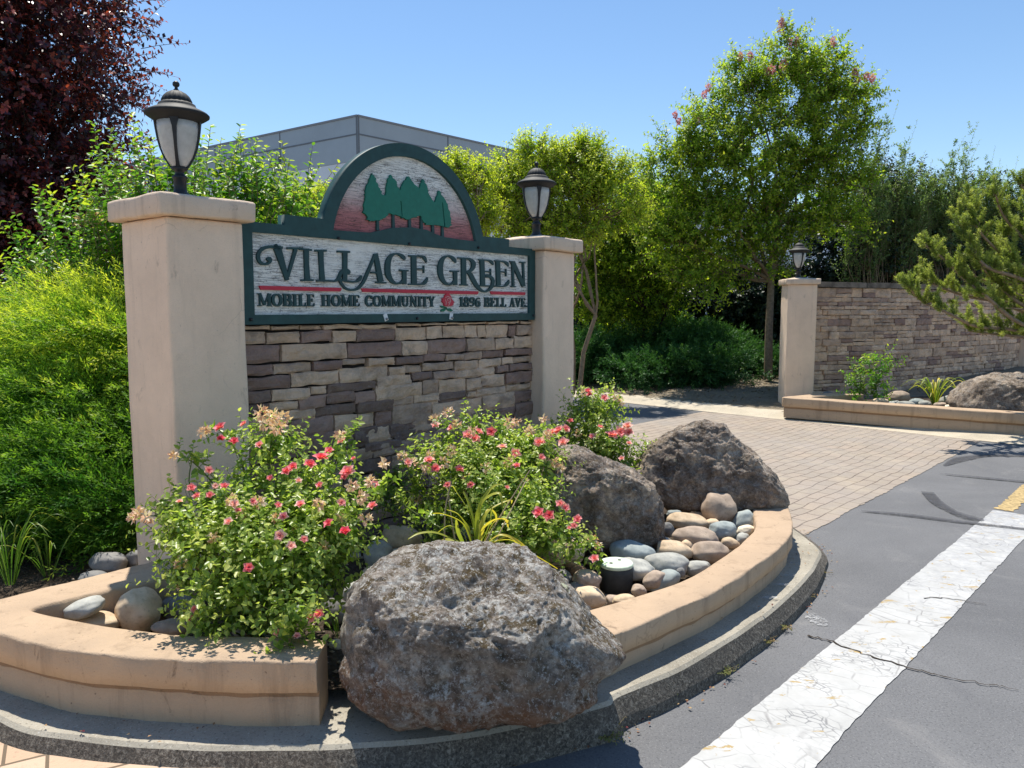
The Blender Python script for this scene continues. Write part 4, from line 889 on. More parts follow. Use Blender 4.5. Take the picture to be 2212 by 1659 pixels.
# ================================================================== BOULDERS
def boulder(name, outline, Y, cdep, fronts, m, label, sub=6, amp=.03, rot=0, zbase=None, group=None, seed=0, pits=.012):
    """outline: silhouette read from the photo (pixels), standing at distance Y; cdep: half depth; fronts: clipping planes (nx,ny,nz,d) in metres about the centre"""
    P = [atY(x, y, Y) for x, y in outline]; cx = (min(p.x for p in P) + max(p.x for p in P)) / 2; cz = (min(p.z for p in P) + max(p.z for p in P)) / 2
    C = catmull([(p.x - cx, p.z - cz) for p in P] + [(P[0].x - cx, P[0].z - cz)], 6); an = np.arctan2(C[:, 1], C[:, 0]); rr = np.hypot(C[:, 0], C[:, 1]); o_ = np.argsort(an); an = an[o_]; rr = rr[o_]
    an = np.concatenate([an - 2 * math.pi, an, an + 2 * math.pi]); rr = np.tile(rr, 3)
    bm = bmesh.new(); bmesh.ops.create_icosphere(bm, subdivisions=sub, radius=1)
    pl = [(Vector(f[:3]).normalized(), f[3]) for f in fronts]; sv = Vector((seed * 7.3, seed * 3.1, seed))
    for v in bm.verts:
        d = v.co.normalized(); s_ = math.hypot(d.x, d.z); a = math.atan2(d.z, d.x); r = float(np.interp(a, an, rr))
        e = s_ ** .75 if s_ > 0 else 0
        p = Vector((r * math.cos(a) * e, d.y * abs(d.y) ** -.15 * cdep if abs(d.y) > 1e-4 else 0, r * math.sin(a) * e))
        for n_, dd in pl:
            x = p.dot(n_) - dd
            if x > 0: p -= n_ * (x * .78)
        q = p * 1.0
        n1 = noise.fractal(q * 2.2 + sv, 1.0, 2.0, 4); n2 = noise.fractal(q * 9 + sv, .8, 2.1, 5); n3 = noise.noise(q * 5 + sv * 2)
        k = amp * (n1 * .9 + n2 * .75) - pits * max(0, noise.noise(q * 22 + sv) - .25) * 2.4 - pits * max(0, noise.noise(q * 48 + sv) - .3) * 1.5
        ridge = abs(noise.noise(q * 4.5 + sv * 3)); k += amp * .5 * (ridge - .25)
        v.co = p + d * k
    me = bpy.data.meshes.new(name); bm.to_mesh(me); bm.free()
    o = link(name, me, m, None, True); o.location = (cx, Y, cz); return tag(o, label, 'boulder', group)
boulder('boulder', [(736, 1425), (744, 1325), (778, 1262), (838, 1206), (905, 1170), (940, 1160), (1010, 1158), (1085, 1169), (1140, 1198), (1200, 1243), (1250, 1308), (1292, 1358), (1342, 1402), (1318, 1422), (1292, 1446), (1288, 1484), (1256, 1506), (1200, 1514), (1090, 1518), (985, 1530), (900, 1538), (845, 1532), (795, 1502), (755, 1466)],
        2.72, .36, [(.02, -.42, .9, .20), (-.15, -1, .05, .30), (.55, -.8, .1, .36), (-.6, -.75, .2, .37), (.25, .1, .9, .27), (0, .2, 1, .26)], ROCK_A, 'big lichen covered boulder resting on the kerb in front of the roses', 7, .030, seed=1, group=None, pits=.014)
boulder('boulder', [(1150, 1080), (1165, 1030), (1195, 985), (1242, 968), (1302, 992), (1370, 1013), (1408, 1040), (1430, 1070), (1441, 1110), (1436, 1140), (1420, 1172), (1365, 1182), (1310, 1192), (1250, 1190), (1190, 1150)],
        4.42, .30, [(.25, -.35, .9, .25), (.2, -1, .1, .22), (.85, -.5, .1, .33), (-.1, -.8, .6, .26)], ROCK_B, 'dark rounded boulder with a smooth tan top in the middle of the bed', 7, .032, seed=2, group=None, pits=.012)
boulder('boulder', [(1360, 1030), (1392, 985), (1411, 960), (1460, 930), (1507, 915), (1548, 911), (1570, 925), (1602, 957), (1657, 1009), (1692, 1050), (1697, 1085), (1660, 1105), (1588, 1108), (1500, 1100), (1420, 1080)],
        5.25, .42, [(-.25, -.9, .30, .22), (-.1, -.3, 1, .36), (.7, -.4, .6, .36)], ROCK_B, 'peaked dark boulder behind the others beside the brick paving', 7, .034, seed=3, group=None, pits=.012)
boulder('boulder', [(2055, 872), (2068, 850), (2100, 826), (2150, 812), (2212, 808), (2300, 815), (2330, 850), (2320, 890), (2200, 897), (2080, 890)],
        10.3, .5, [(-.3, -.9, .4, .35), (0, -.2, 1, .24)], ROCK_B, 'dark boulder in the far planter at the right edge', 6, .04, seed=4, group=None)

# ================================================================== COBBLES
def cobble(px, py, w, h, tone, label, zc=.24, rot=0, Y=None, group=None, flat=None, ang=0, ybias=0):
    p = at(px, py, zc) if Y is None else atY(px, py, Y); s_ = p.y / F / .97; rx = w * s_ / 2; rz = h * s_ / 2 * 1.0
    ry = flat if flat else min(rx, max(rz * 1.15, rx * .7))
    bm = bmesh.new(); bmesh.ops.create_icosphere(bm, subdivisions=4, radius=1); sv = Vector((px * .37, py * .21, w)); ca, sa = math.cos(-R(rot)), math.sin(-R(rot))
    for v in bm.verts:
        d = v.co.copy(); k = 1 + .16 * noise.noise(d * 1.3 + sv) + .05 * noise.noise(d * 3.0 + sv) + ang * .10 * abs(noise.noise(d * 2.2 + sv))
        d = Vector([math.copysign(abs(c) ** .92, c) for c in d]) * k
        x, y, z = d.x * rx, d.y * ry, d.z * rz; v.co = Vector((x * ca - z * sa, y, x * sa + z * ca))
    me = bpy.data.meshes.new('cobble'); bm.to_mesh(me); bm.free()
    o = link('cobble', me, CM[tone], None, True); o.location = p; return tag(o, label, 'stone', group or 'river cobbles in the rose bed')
Z3 = lambda x, y: (1152 + x * .2728, 878 + y * .2728)
k3 = .2728
for (x, y, w, h, t, lb, rt, zc) in [
    (1468, 812, 262, 262, 'B', 'largest round cobble standing upright in front of the peaked boulder', 0, .30),
    (1672, 915, 160, 190, 'N', 'grey green cobble leaning between the upright round cobble and the wall end', 40, .24),
    (1682, 982, 140, 80, 'C', 'small cream cobble touching the inside of the curved wall', -12, .23),
    (1505, 985, 215, 150, 'N', 'angular blue grey cobble just below the upright round cobble', 5, .26),
    (1420, 930, 120, 85, 'T', 'small tan cobble at the foot of the upright round cobble', 0, .24),
    (1222, 912, 330, 130, 'T', 'long tan cobble tilted beside the dark rounded boulder', 8, .25),
    (1285, 1035, 345, 155, 'B', 'long brown cobble with a flaked top in the middle of the pile', 5, .27),
    (1115, 1140, 285, 145, 'T', 'pale tan oval cobble between two grey ones', 8, .26),
    (1215, 1105, 110, 90, 'T', 'tan chip of stone behind the pale tan oval cobble', 30, .24),
    (1395, 1155, 300, 165, 'B', 'wide tan grey cobble against the curved wall', -4, .25),
    (1055, 1242, 350, 160, 'G', 'dark grey oval cobble behind the round valve box', 3, .26),
    (780, 1155, 360, 185, 'N', 'large blue grey cobble half shaded by the dark rounded boulder', 8, .26),
    (800, 1290, 330, 160, 'G', 'pale angular slab of rock right behind the valve box', 8, .25),
    (1295, 1280, 215, 115, 'G', 'grey cobble wedged low against the curved wall', -12, .22),
    (1162, 1312, 85, 75, 'D', 'small dark angular cobble near the curved wall', 0, .24),
    (955, 1375, 200, 130, 'B', 'purplish brown cobble to the right of the valve box', -30, .24),
    (1035, 1385, 270, 150, 'N', 'blue grey cobble leaning on the curved wall beside the valve box', -22, .23),
    (835, 1460, 120, 100, 'B', 'small brown cobble touching the valve box front right', 0, .23),
    (440, 1510, 270, 165, 'T', 'large tan cobble in front of the valve box on the left', 12, .25),
    (370, 1570, 220, 120, 'G', 'grey cobble tucked under the large tan one at the wall', 18, .22),
    (720, 1530, 190, 80, 'T', 'flat tan cobble lying along the curved wall below the valve box', -6, .22),
    (215, 1370, 190, 150, 'D', 'dark cobble behind the big lichen boulder on its right', 0, .23),
    (345, 1435, 140, 90, 'D', 'small shaded cobble left of the valve box', 0, .22),
    (425, 1370, 215, 140, 'B', 'brown angular cobble touching the valve box on the left', 4, .25),
    (360, 1310, 130, 90, 'R', 'reddish cobble under the drooping rose stem', 0, .24),
    (1560, 1085, 150, 90, 'T', 'small tan cobble second from the wall above the wide tan grey one', 15, .24),
    (1655, 1045, 110, 85, 'G', 'small grey cobble in the bend of the curved wall', -25, .23),
    (1010, 1080, 190, 100, 'G', 'greyish cobble at the foot of the dark rounded boulder', 0, .24),
    (1065, 975, 100, 120, 'D', 'dark purple cobble right against the dark rounded boulder', 0, .25),
    (1100, 790, 130, 100, 'T', 'tan cobble in the gap between the two dark boulders', 20, .25),
    (1185, 812, 110, 90, 'T', 'second tan cobble in the gap between the dark boulders', 25, .24),
    (1060, 700, 130, 90, 'C', 'pale cobble deepest in the gap between the dark boulders', 8, .25),
    (1115, 850, 120, 60, 'N', 'thin grey green cobble on top of the long tan one', 0, .26),
    (1330, 862, 130, 50, 'T', 'flat tan cobble left of the upright round cobble', 10, .24),
    (1190, 775, 110, 90, 'D', 'dark cobble behind the tan ones in the boulder gap', 0, .22),
    (1690, 850, 150, 60, 'D', 'dark cobble in the shade at the end of the curved wall', 25, .21),
    (125, 1225, 250, 150, 'R', 'large reddish brown cobble under the rose foliage', -8, .26),
    (300, 1150, 210, 230, 'T', 'big beige cobble standing behind the drooping rose stem', 30, .28),
    (1115, 690, 130, 100, 'G', 'grey cobble at the foot of the peaked boulder', 0, .24),
    (560, 1270, 110, 70, 'D', 'small dark cobble behind the valve box', 0, .22)]:
    cobble(*Z3(x, y), w * k3, h * k3, t, lb, zc, rt, ang=1 if 'angular' in lb or 'slab' in lb else 0)
for (x, y, w, h, t, lb, rt, zc) in [
    (905, 632, 290, 250, 'T', 'big egg shaped tan cobble at the left tip of the planter', 55, .29),
    (545, 625, 270, 120, 'G', 'long grey cobble leaning at the left tip of the planter', -18, .335),
    (610, 705, 330, 100, 'T', 'flat tan cobble lying against the left planter wall', 5, .27),
    (1155, 620, 230, 150, 'D', 'dark shaded cobble right of the big egg shaped one', 0, .24),
    (1030, 540, 130, 110, 'D', 'dark cobble behind the big egg shaped one', 0, .24),
    (1140, 500, 130, 120, 'D', 'dark cobble near the back arm of the planter wall', 0, .24),
    (1120, 745, 250, 90, 'B', 'brown cobble under the rose leaves at the left planter wall', 0, .27),
    (1590, 780, 160, 70, 'B', 'brown cobble behind the wall top below the left rose bush', 0, .27),
    (1720, 795, 140, 60, 'G', 'grey cobble behind the wall top near its cut end', 0, .27),
    (740, 690, 70, 60, 'R', 'tiny reddish pebble beside the big egg shaped cobble', 0, .24),
    (705, 330, 235, 140, 'D', 'dark grey cobble outside the back arm of the left planter wall', 0, .24),
    (885, 300, 130, 110, 'D', 'dark cobble beside the foot of the tall near pillar', 0, .24),
    (30, 215, 160, 170, 'D', 'large dark rock in the grass at the left edge', 0, .28),
    (600, 420, 180, 70, 'D', 'low dark cobble in the shade under the golden juniper', 0, .21)]:
    cobble(x * .3333, 1106 + y * .3333, w * .3333, h * .3333, t, lb, zc, rt)
for (x, y, w, h, t, lb, rt, zc) in [
    (600, 352, 250, 160, 'T', 'tan cobble behind the lichen boulder dappled with leaf shadows', 8, .28),
    (460, 452, 190, 170, 'G', 'round grey cobble left behind the lichen boulder', 0, .26),
    (600, 440, 120, 60, 'C', 'small cream cobble touching the back of the lichen boulder', 0, .24),
    (415, 580, 140, 110, 'T', 'tan cobble half hidden left of the lichen boulder', 0, .24),
    (310, 690, 140, 140, 'G', 'grey cobble at the left shoulder of the lichen boulder', 0, .24),
    (190, 805, 160, 170, 'D', 'dark cobble under the left rose bush beside the lichen boulder', 0, .23),
    (200, 1010, 90, 70, 'C', 'small pale cobble in the gap between wall end and boulder', 0, .19)]:
    cobble(658 + x * .3472, 1042 + y * .3472, w * .3472, h * .3472, t, lb, zc, rt)
for i in range(22):      # half buried, mostly under foliage
    px, py = [(430, 1330), (520, 1345), (600, 1350), (680, 1340), (700, 1280), (760, 1200), (850, 1180), (880, 1130), (1000, 1160), (1080, 1150), (1180, 1190), (1240, 1225), (1290, 1215), (1210, 1290), (1560, 1130), (1440, 1060), (1480, 1120), (1520, 1180), (1440, 1250), (1330, 1300), (350, 1300), (640, 1300)][i]
    cobble(px, py, rng.uniform(32, 52), rng.uniform(22, 32), rng.choice(list('DGBB')), 'cobble half buried between the others in the rose bed', .175, rng.uniform(-20, 20), group='half buried filler cobbles')
# loose gravel and litter in the bed
cl = Cloud(); n = 2600; P = np.stack([rng.uniform(-2.4, 1.9, n), rng.uniform(2.5, 5.6, n), np.zeros(n)], 1)
P = P[[in_poly(p[0], p[1], inn) for p in P]]; P[:, 2] = [soil_z(*p[:2]) + .004 for p in P]
r_ = rng.uniform(.004, .014, (len(P), 1)); O8 = np.array([[1, 0, 0], [0, 1, 0], [-1, 0, 0], [0, -1, 0], [0, 0, .8], [0, 0, -.6]])
V = (P[:, None] + O8[None] * r_[:, None] * rng.uniform(.6, 1.3, (len(P), 6, 1))).reshape(-1, 3); b0 = np.arange(len(P))[:, None] * 6
Fc = np.concatenate([b0 + np.array([[a, b, c]]) for a, b, c in ((0, 1, 4), (1, 2, 4), (2, 3, 4), (3, 0, 4), (1, 0, 5), (2, 1, 5), (3, 2, 5), (0, 3, 5))])
gr = link('bed_gravel', mesh_np('g', V, Fc), CM['B']); tag(gr, 'loose gravel and crumbs on the soil of the rose bed', 'gravel', kind='stuff')
# irrigation valve box
vb = at(1332, 1262, .20); t = thing('valve_box', 'round black irrigation box with a pale green lid among the cobbles', 'valve box', (vb.x, vb.y + .02, .16))
rv = 73 / 2 * vb.y / F / .96
VB_B = m_flat('valve_plastic_black', (.05, .052, .05), .6, .3, 0, .3, .2, 12); VB_L = m_flat('valve_lid_green', (.66, .76, .58), .6, .3, 0, .15, .6, 45)
m = MB(); m.lathe([(rv * .99, -.05), (rv * .98, .10), (rv * .95, .135), (rv * .90, .137), (rv * .90, .12)], 40); link('body', m.mesh('body'), VB_B, t, True)
m = MB(); m.lathe([(rv * .93, .128), (rv * .98, .134), (rv * .985, .146), (rv * .94, .150), (.002, .152)], 40); link('lid', m.mesh('lid'), VB_L, t)
for a, rr in ((R(55), .28), (R(215), .30)):
    m = MB(); m.lathe([(.010, .1525), (.001, .1532)], 12, (math.cos(a) * rv * rr * 1.4, math.sin(a) * rv * rr * 1.4, 0)); link('lid_hole', m.mesh('h'), BLACK_M, t)

# ================================================================== FAR SIGN WALL
FP = (Vector((4.30, 12.05, 0)))      # left front corner of far pillar
pl_w = .46; far_z1 = atY(1732, 615, 12.1).z
far_ang = math.atan2(-.10, 1)
pf = pillar((FP.x, FP.y, 0), far_ang, .44, .44, .05, far_z1, 'distant tan pillar with a lamp left of the far stone wall', 5, .10, .04)
lamp((FP.x + .22, FP.y + .20, far_z1 + .112), R(12), 1.05, 'small distant lamp on the far pillar across the driveway')
fwp = [np.array([FP.x + .43, FP.y + .16]), np.array([6.2, 12.75]), np.array([7.9, 13.9]), np.array([9.9, 15.3]), np.array([11.2, 16.6])]
FW = catmull(fwp, 24); seg = np.r_[0, np.cumsum(np.linalg.norm(np.diff(FW, axis=0), axis=1))]; LT = seg[-1]
def fw_map(u, y, z):
    x0 = np.interp(u, seg, FW[:, 0]); y0 = np.interp(u, seg, FW[:, 1]); e = .05
    dx = np.interp(u + e, seg, FW[:, 0]) - np.interp(u - e, seg, FW[:, 0]); dy = np.interp(u + e, seg, FW[:, 1]) - np.interp(u - e, seg, FW[:, 1]); l = math.hypot(dx, dy) or 1
    return (x0 - dy / l * y, y0 + dx / l * y, z)
fw = thing('far_stone_wall', 'long curved ledgestone wall with a stone coping across the driveway', 'wall', (FW[0][0], FW[0][1], 0))
m = MB(); ft = atY(1800, 622, 12.4).z; z = ft; placed = []
while z > .12:
    h = rng.choice([.06, .075, .09, .115, .15]); u = 0
    while u < LT:
        l = rng.uniform(.14, .52); 
        if rng.uniform() < .10: l = rng.uniform(.05, .1)
        u1 = min(LT, u + l); tn = rng.choice([.55, .62, .7, .78, .85, .92, .95, .8, .36, .5, .45, .58, .25, .72])
        if h > .09 and rng.uniform() < .5:
            s_ = rng.uniform(.4, .6); stone_box(m, u, u1, z - h * s_, z, rng.uniform(-.012, .015), .08, tn); stone_box(m, u, u1, z - h, z - h * s_, rng.uniform(-.012, .015), .08, rng.uniform(.3, .9))
        else: stone_box(m, u, u1, z - h, z, rng.uniform(-.012, .015), .08, tn)
        u = u1
    z -= h
m.v = [fw_map(*v) for v in m.v]; m.v = off(m.v, fw); m.v = [tuple(v) for v in m.v]; link('stone_veneer', m.mesh('sv'), STONE, fw)
m = MB()
for i in range(len(FW) - 1):
    a, b_ = seg[i], seg[i + 1]; m.add([fw_map(a, .05, .1), fw_map(b_, .05, .1), fw_map(b_, .35, .1), fw_map(a, .35, .1), fw_map(a, .05, ft), fw_map(b_, .05, ft), fw_map(b_, .35, ft), fw_map(a, .35, ft)], BF)
m.v = [tuple(v) for v in off(m.v, fw)]; link('backing_wall', m.mesh('bw'), GROUT, fw)
COP = m_flat('dark_coping', (.20, .165, .13), .9, .1, 0, .5, .8, 7)
u = 0
while u < LT - .1:
    u1 = min(LT, u + rng.uniform(.95, 1.35)); m = MB(); k = 6; zz = ft + .003 + rng.uniform(0, .004)
    for i in range(k):
        a = u + .006 + (u1 - u - .012) * i / k; b_ = u + .006 + (u1 - u - .012) * (i + 1) / k; m.add([fw_map(a, -.035, zz), fw_map(b_, -.035, zz), fw_map(b_, .38, zz), fw_map(a, .38, zz), fw_map(a, -.03, zz + .085), fw_map(b_, -.03, zz + .085), fw_map(b_, .375, zz + .085), fw_map(a, .375, zz + .085)], BF)
    m.v = [tuple(v) for v in off(m.v, fw)]; me = m.mesh('cp'); rough_mesh(me, .006, 4); link('coping', me, COP, fw, False); u = u1
pillar((FW[-1][0] - .75, FW[-1][1] - .95, 0), R(40), .44, .44, .05, 1.62, 'low pillar at the far right end of the distant stone wall', 6, .10, .04)
# far planter wall
def prf(a, b_, z=.32): return (tuple(at(*a, z).xy), tuple(at(*b_, z).xy))
c0 = at(1689, 859, .32); c1_ = at(2134, 889, .32); dd = Vector((c1_.x - c0.x, c1_.y - c0.y)).normalized(); nn_ = Vector((-dd.y, dd.x)); 
if nn_.x < 0: nn_ = -nn_
C0 = np.array(c0.xy); DD = np.array(dd); NN = np.array(nn_)
ring_wall('planter_wall', [(C0 + NN * 1.35 + DD * .55, C0 + NN * 1.2 + DD * .85), (C0 + NN * .7 + DD * .2, C0 + NN * .75 + DD * .52), (C0 + NN * .15 + DD * .0, C0 + NN * .42 + DD * .33), (C0 + DD * .02, C0 + NN * .3 + DD * .36), (C0 + DD * .12, C0 + NN * .27 + DD * .45)]
          + [(C0 + DD * s_, C0 + DD * s_ + NN * .27) for s_ in (1, 2, 3, 4, 5.2, 6.5)], .32, .03, 'straight peach planter wall in front of the distant stone wall', PLANTER, seed=3, k=6)
Z4 = lambda x, y: (1591 + x * .2812, 493.8 + y * .2812)
for (x, y, w, h, t_, lb) in [(1245, 1300, 180, 100, 'B', 'round brown rock in the far planter'), (1110, 1328, 120, 50, 'T', 'tan cobble left of the brown rock in the far planter'), (1215, 1342, 90, 40, 'G', 'small cobble in front of the brown rock in the far planter'),
    (1300, 1348, 130, 50, 'G', 'flat pale cobble right of the brown rock in the far planter'), (1385, 1335, 120, 60, 'N', 'grey cobble left of the strappy plant in the far planter'), (1445, 1345, 90, 50, 'G', 'grey cobble under the strappy plant in the far planter'), (1630, 1325, 130, 80, 'G', 'grey cobble right of the strappy plant in the far planter'), (1570, 1358, 110, 45, 'B', 'brown cobble at the wall below the strappy plant'),
    (1645, 1372, 90, 40, 'C', 'cream cobble peeking over the far planter wall'), (1750, 1390, 120, 40, 'G', 'pale cobble in front of the far boulder on its left'), (1848, 1388, 100, 45, 'G', 'grey cobble in front of the far boulder'), (2075, 1400, 110, 40, 'G', 'flat cobble in front of the far boulder on its right'), (2190, 1400, 90, 40, 'D', 'dark cobble at the right edge of the far planter'),
    (700, 1285, 90, 70, 'D', 'dark stone in the shaded corner of the far planter'), (815, 1290, 110, 80, 'B', 'brown stone beside the small shrub in the far planter')]:
    cobble(*Z4(x, y), w * .2812, h * .2812, t_, lb, .27, 0, group='river cobbles in the far planter')
sheet('far_planting_soil', [C0 + DD * .3 + NN * .2, C0 + DD * 6.4 + NN * .2, C0 + DD * 6.4 + NN * 9, C0 + NN * 4 + DD * 2.5, C0 + DD * .75 + NN * 1.2], .225, SOIL)

# ================================================================== WAREHOUSE BEHIND
by = 47.0; bc = Vector(((772 - CX) / F * by / 1.0, by, 0)); bc = Vector((atY(772, 252, by).x, by, 0)); BH = atY(772, 252, by).z
dl = Vector((-.81, .587, 0)).normalized(); dr = Vector((.677, .736, 0)).normalized()
bd = thing('warehouse', 'large pale grey warehouse with a white lower wall behind the trees', 'building', tuple(bc))
G_UP = m_flat('wall_paint_grey', (.36, .41, .45), .85, .2, 0, .06, .1, .6); G_LO = m_flat('wall_paint_white', (.66, .69, .73), .85, .2, 0, .05, .1, .6); G_RV = m_flat('wall_joint', (.16, .175, .195), .9)
zb_ = atY(772, 347, by).z
def wallpart(name, d, L, z0, z1, m, th=.3, push=0.):
    n_ = Vector((d.y, -d.x, 0)); n_ = n_ if n_.y < 0 else -n_; mm = MB(); a = n_ * push; b_ = -n_ * th
    P = [a, a + d * L, b_ + d * L, b_]; mm.add([(p.x, p.y, z0) for p in P] + [(p.x, p.y, z1) for p in P], BF); return link(name, mm.mesh(name), m, bd)
wallpart('white_wall', dl, 70, 0, zb_, G_LO); wallpart('white_wall', dr, 95, 0, zb_, G_LO)
wallpart('grey_wall', dl, 70, zb_ + .01, BH, G_UP, push=.03); wallpart('grey_wall', dr, 95, zb_ + .01, BH, G_UP, push=.03)
wallpart('parapet', dl, 70.1, BH + .003, BH + .12, m_flat('parapet_metal', (.22, .23, .25), .6), .4, .08); wallpart('parapet', dr, 95, BH + .003, BH + .12, m_flat('parapet_metal2', (.22, .23, .25), .6), .4, .08)
for d, L in ((dl, 70), (dr, 95)):
    n_ = Vector((d.y, -d.x, 0)); n_ = n_ if n_.y < 0 else -n_; mm = MB(); s_ = .0
    while s_ < L:
        P = [n_ * .045 + d * s_, n_ * .045 + d * (s_ + .10), n_ * .02 + d * (s_ + .10), n_ * .02 + d * s_]; mm.add([(p.x, p.y, zb_ + .02) for p in P] + [(p.x, p.y, BH) for p in P], BF); s_ += 7.2
    P = [n_ * .05, n_ * .05 + d * L, n_ * .02 + d * L, n_ * .02]; zj = BH - 1.05; mm.add([(p.x, p.y, zj) for p in P] + [(p.x, p.y, zj + .09) for p in P], BF)
    link('wall_joint', mm.mesh('wj'), G_RV, bd)
n_ = Vector((dl.y, -dl.x, 0)); n_ = n_ if n_.y < 0 else -n_; s_ = 7.55; mm = MB(); b_ = bc * 0 + dl * s_ + n_ * .25
mm.lathe([(.13, 2), (.13, BH - 2.2), (.13, BH - 1.9)], 10, (b_.x, b_.y, 0)); mm.add([(b_.x + a, b_.y + c, z) for z in (BH - 1.95, BH - 1.4) for a, c in ((-.3, -.25), (.3, -.25), (.3, .25), (-.3, .25))], BF); link('downspout', mm.mesh('ds'), G_UP, bd)

# ================================================================== PLANTS
L_ROSE = leaf_mat('rose_leaf', (.09, .16, .025), (.25, .36, .06), (.52, .56, .16), .36, .45, 1.7, .5)
L_MYRT = leaf_mat('myrtle_leaf', (.04, .13, .015), (.13, .27, .03), (.44, .48, .05), .4, .42, 2.0, .35)
L_TREE = leaf_mat('tree_leaf', (.07, .14, .015), (.21, .32, .028), (.50, .54, .055), .45, .50, 1.8, .25)
L_DARK = leaf_mat('hedge_leaf', (.010, .022, .010), (.022, .042, .016), (.05, .08, .03), .45, .15, 1.5, .35)
L_GREY = leaf_mat('olive_leaf', (.07, .13, .045), (.18, .27, .09), (.36, .45, .20), .5, .4, 1.6, .25)
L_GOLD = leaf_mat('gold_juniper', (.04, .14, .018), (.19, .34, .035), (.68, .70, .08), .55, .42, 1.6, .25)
L_JUN = leaf_mat('green_juniper', (.02, .07, .02), (.045, .13, .035), (.10, .20, .05), .55, .25, 1.5, .25)
L_PLUM = leaf_mat('plum_leaf', (.022, .009, .016), (.10, .020, .024), (.42, .07, .045), .34, .30, 2.2, .55)
L_PINE = leaf_mat('pine_needle', (.12, .17, .04), (.26, .32, .075), (.46, .48, .14), .5, .4, 1.6, .25)
L_GRASS = leaf_mat('grass_blade', (.06, .14, .02), (.16, .26, .04), (.50, .44, .08), .4, .4, 1.6, .4)
L_DAY = leaf_mat('daylily_blade', (.10, .20, .03), (.42, .42, .06), (.72, .55, .08), .4, .4, 1.5, .4)
F_PINK = leaf_mat('rose_petal', (.86, .09, .16), (.92, .33, .36), (.95, .68, .62), .5, .35, 1.2, .3)
F_FADE = leaf_mat('faded_petal', (.68, .38, .28), (.80, .58, .42), (.88, .74, .58), .6, .3, 1.2, .2)
F_MYR = leaf_mat('myrtle_bloom', (.62, .16, .28), (.78, .32, .44), (.88, .52, .60), .5, .3, 1.2, .3)
U3 = lambda n: rng.uniform(0, 1, n)

# --- golden juniper
def sprays(cl, B, D, Ln, nsub, nl, L, W, tint, bend=(0, 0, -.15), spread=.55, tip=.3):
    """feathery conifer spray: a curved axis with side branchlets carrying narrow scale-leaves"""
    M = len(B); D = nrm(D); t = np.linspace(.12, 1, nsub)[None]; bend = np.asarray(bend)
    P = B[:, None] + D[:, None] * (t * Ln[:, None])[..., None] + bend * (t ** 2 * Ln[:, None])[..., None]
    T = nrm(D[:, None] + 2 * bend * t[..., None]); a, b_ = perp(T); ph = (np.arange(nsub)[None] * 2.6 + rng.uniform(0, 6, (M, 1)))[..., None]
    rad = a * np.cos(ph) + b_ * np.sin(ph); DD = nrm(T + rad * spread + rng.normal(0, .12, T.shape)); sl = Ln[:, None] * .42 * (1.15 - .75 * t) * rng.uniform(.7, 1.2, t.shape)
    tt = np.clip(tint[:, None] + tip * (t - .5), 0, 1)
    P2 = P.reshape(-1, 3); D2 = DD.reshape(-1, 3); l2 = sl.ravel(); t2 = np.broadcast_to(tt, (M, nsub)).ravel()
    k = np.linspace(.05, .95, nl)[None]; Q = P2[:, None] + D2[:, None] * (k * l2[:, None])[..., None]
    a, b_ = perp(D2); ph = (np.arange(nl)[None] * 2.4)[..., None]; rad = a[:, None] * np.cos(ph) + b_[:, None] * np.sin(ph)
    A = nrm(D2[:, None] + rad * .6); N = nrm(rng.normal(0, 1, A.shape) + np.array([0, 0, 1.]))
    V, Fc = leaves(Q.reshape(-1, 3), A.reshape(-1, 3), N.reshape(-1, 3), (L * rng.uniform(.7, 1.3, Q.shape[:2])).ravel(), W, 4, .05)
    cl.add(V, Fc, np.clip(np.repeat(t2, nl) + rng.normal(0, .06, len(Fc)), 0, 1))
gj = thing('juniper_shrub', 'big golden green juniper mound left of the near pillar', 'shrub', (-3.4, 5.2, .15))
cl = Cloud()
GB = [(-3.15, 4.95, .58, .95, .75, .60), (-3.9, 5.35, .60, 1.0, .9, .56), (-2.95, 5.35, .95, .75, .6, .66), (-2.72, 5.45, 1.08, .55, .5, .60), (-4.7, 5.9, .55, 1.0, .9, .55), (-2.6, 4.85, .45, .5, .45, .45), (-3.5, 5.5, .82, .75, .6, .46), (-2.9, 4.5, .38, .6, .4, .32), (-3.7, 4.75, .42, .8, .5, .4)]
P, O, r = blob_pts(GB, 5200, .55, .6); P = P[P[:, 2] > .12]; O = O[:len(P)]
P, O, r = blob_pts(GB, 11000, .62, .6); k = (P[:, 2] > .14) & ~inside_n(P, GB, .62); P, O = P[k], O[k]
SB = [(c[0], c[1], c[2], .34, .30, .13) for c in blob_pts(GB, 175, .86)[0] if c[2] > .2]
P, O, r = blob_pts(SB, 14500, .35, .7); k = P[:, 2] > .12; P, O = P[k], O[k]
D = nrm(O * .45 + np.array([-.62, -.25, .22]) + rng.normal(0, .28, P.shape))
tn = np.clip(.12 + .58 * np.clip((P[:, 2] - .6) / 1.1, 0, 1) + rng.normal(0, .12, len(P)), 0, 1)  # yellow new growth higher up; sunlit top and shaded base also painted in
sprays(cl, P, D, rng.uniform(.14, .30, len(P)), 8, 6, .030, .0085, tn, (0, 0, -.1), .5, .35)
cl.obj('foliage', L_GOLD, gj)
bl = Cloud(); P, O, r = blob_pts(GB, 60, .5); limbs(bl, np.array([-3.3, 5.2, .15]), P, .02, .006); bl.obj('branches', BARK_D, gj)

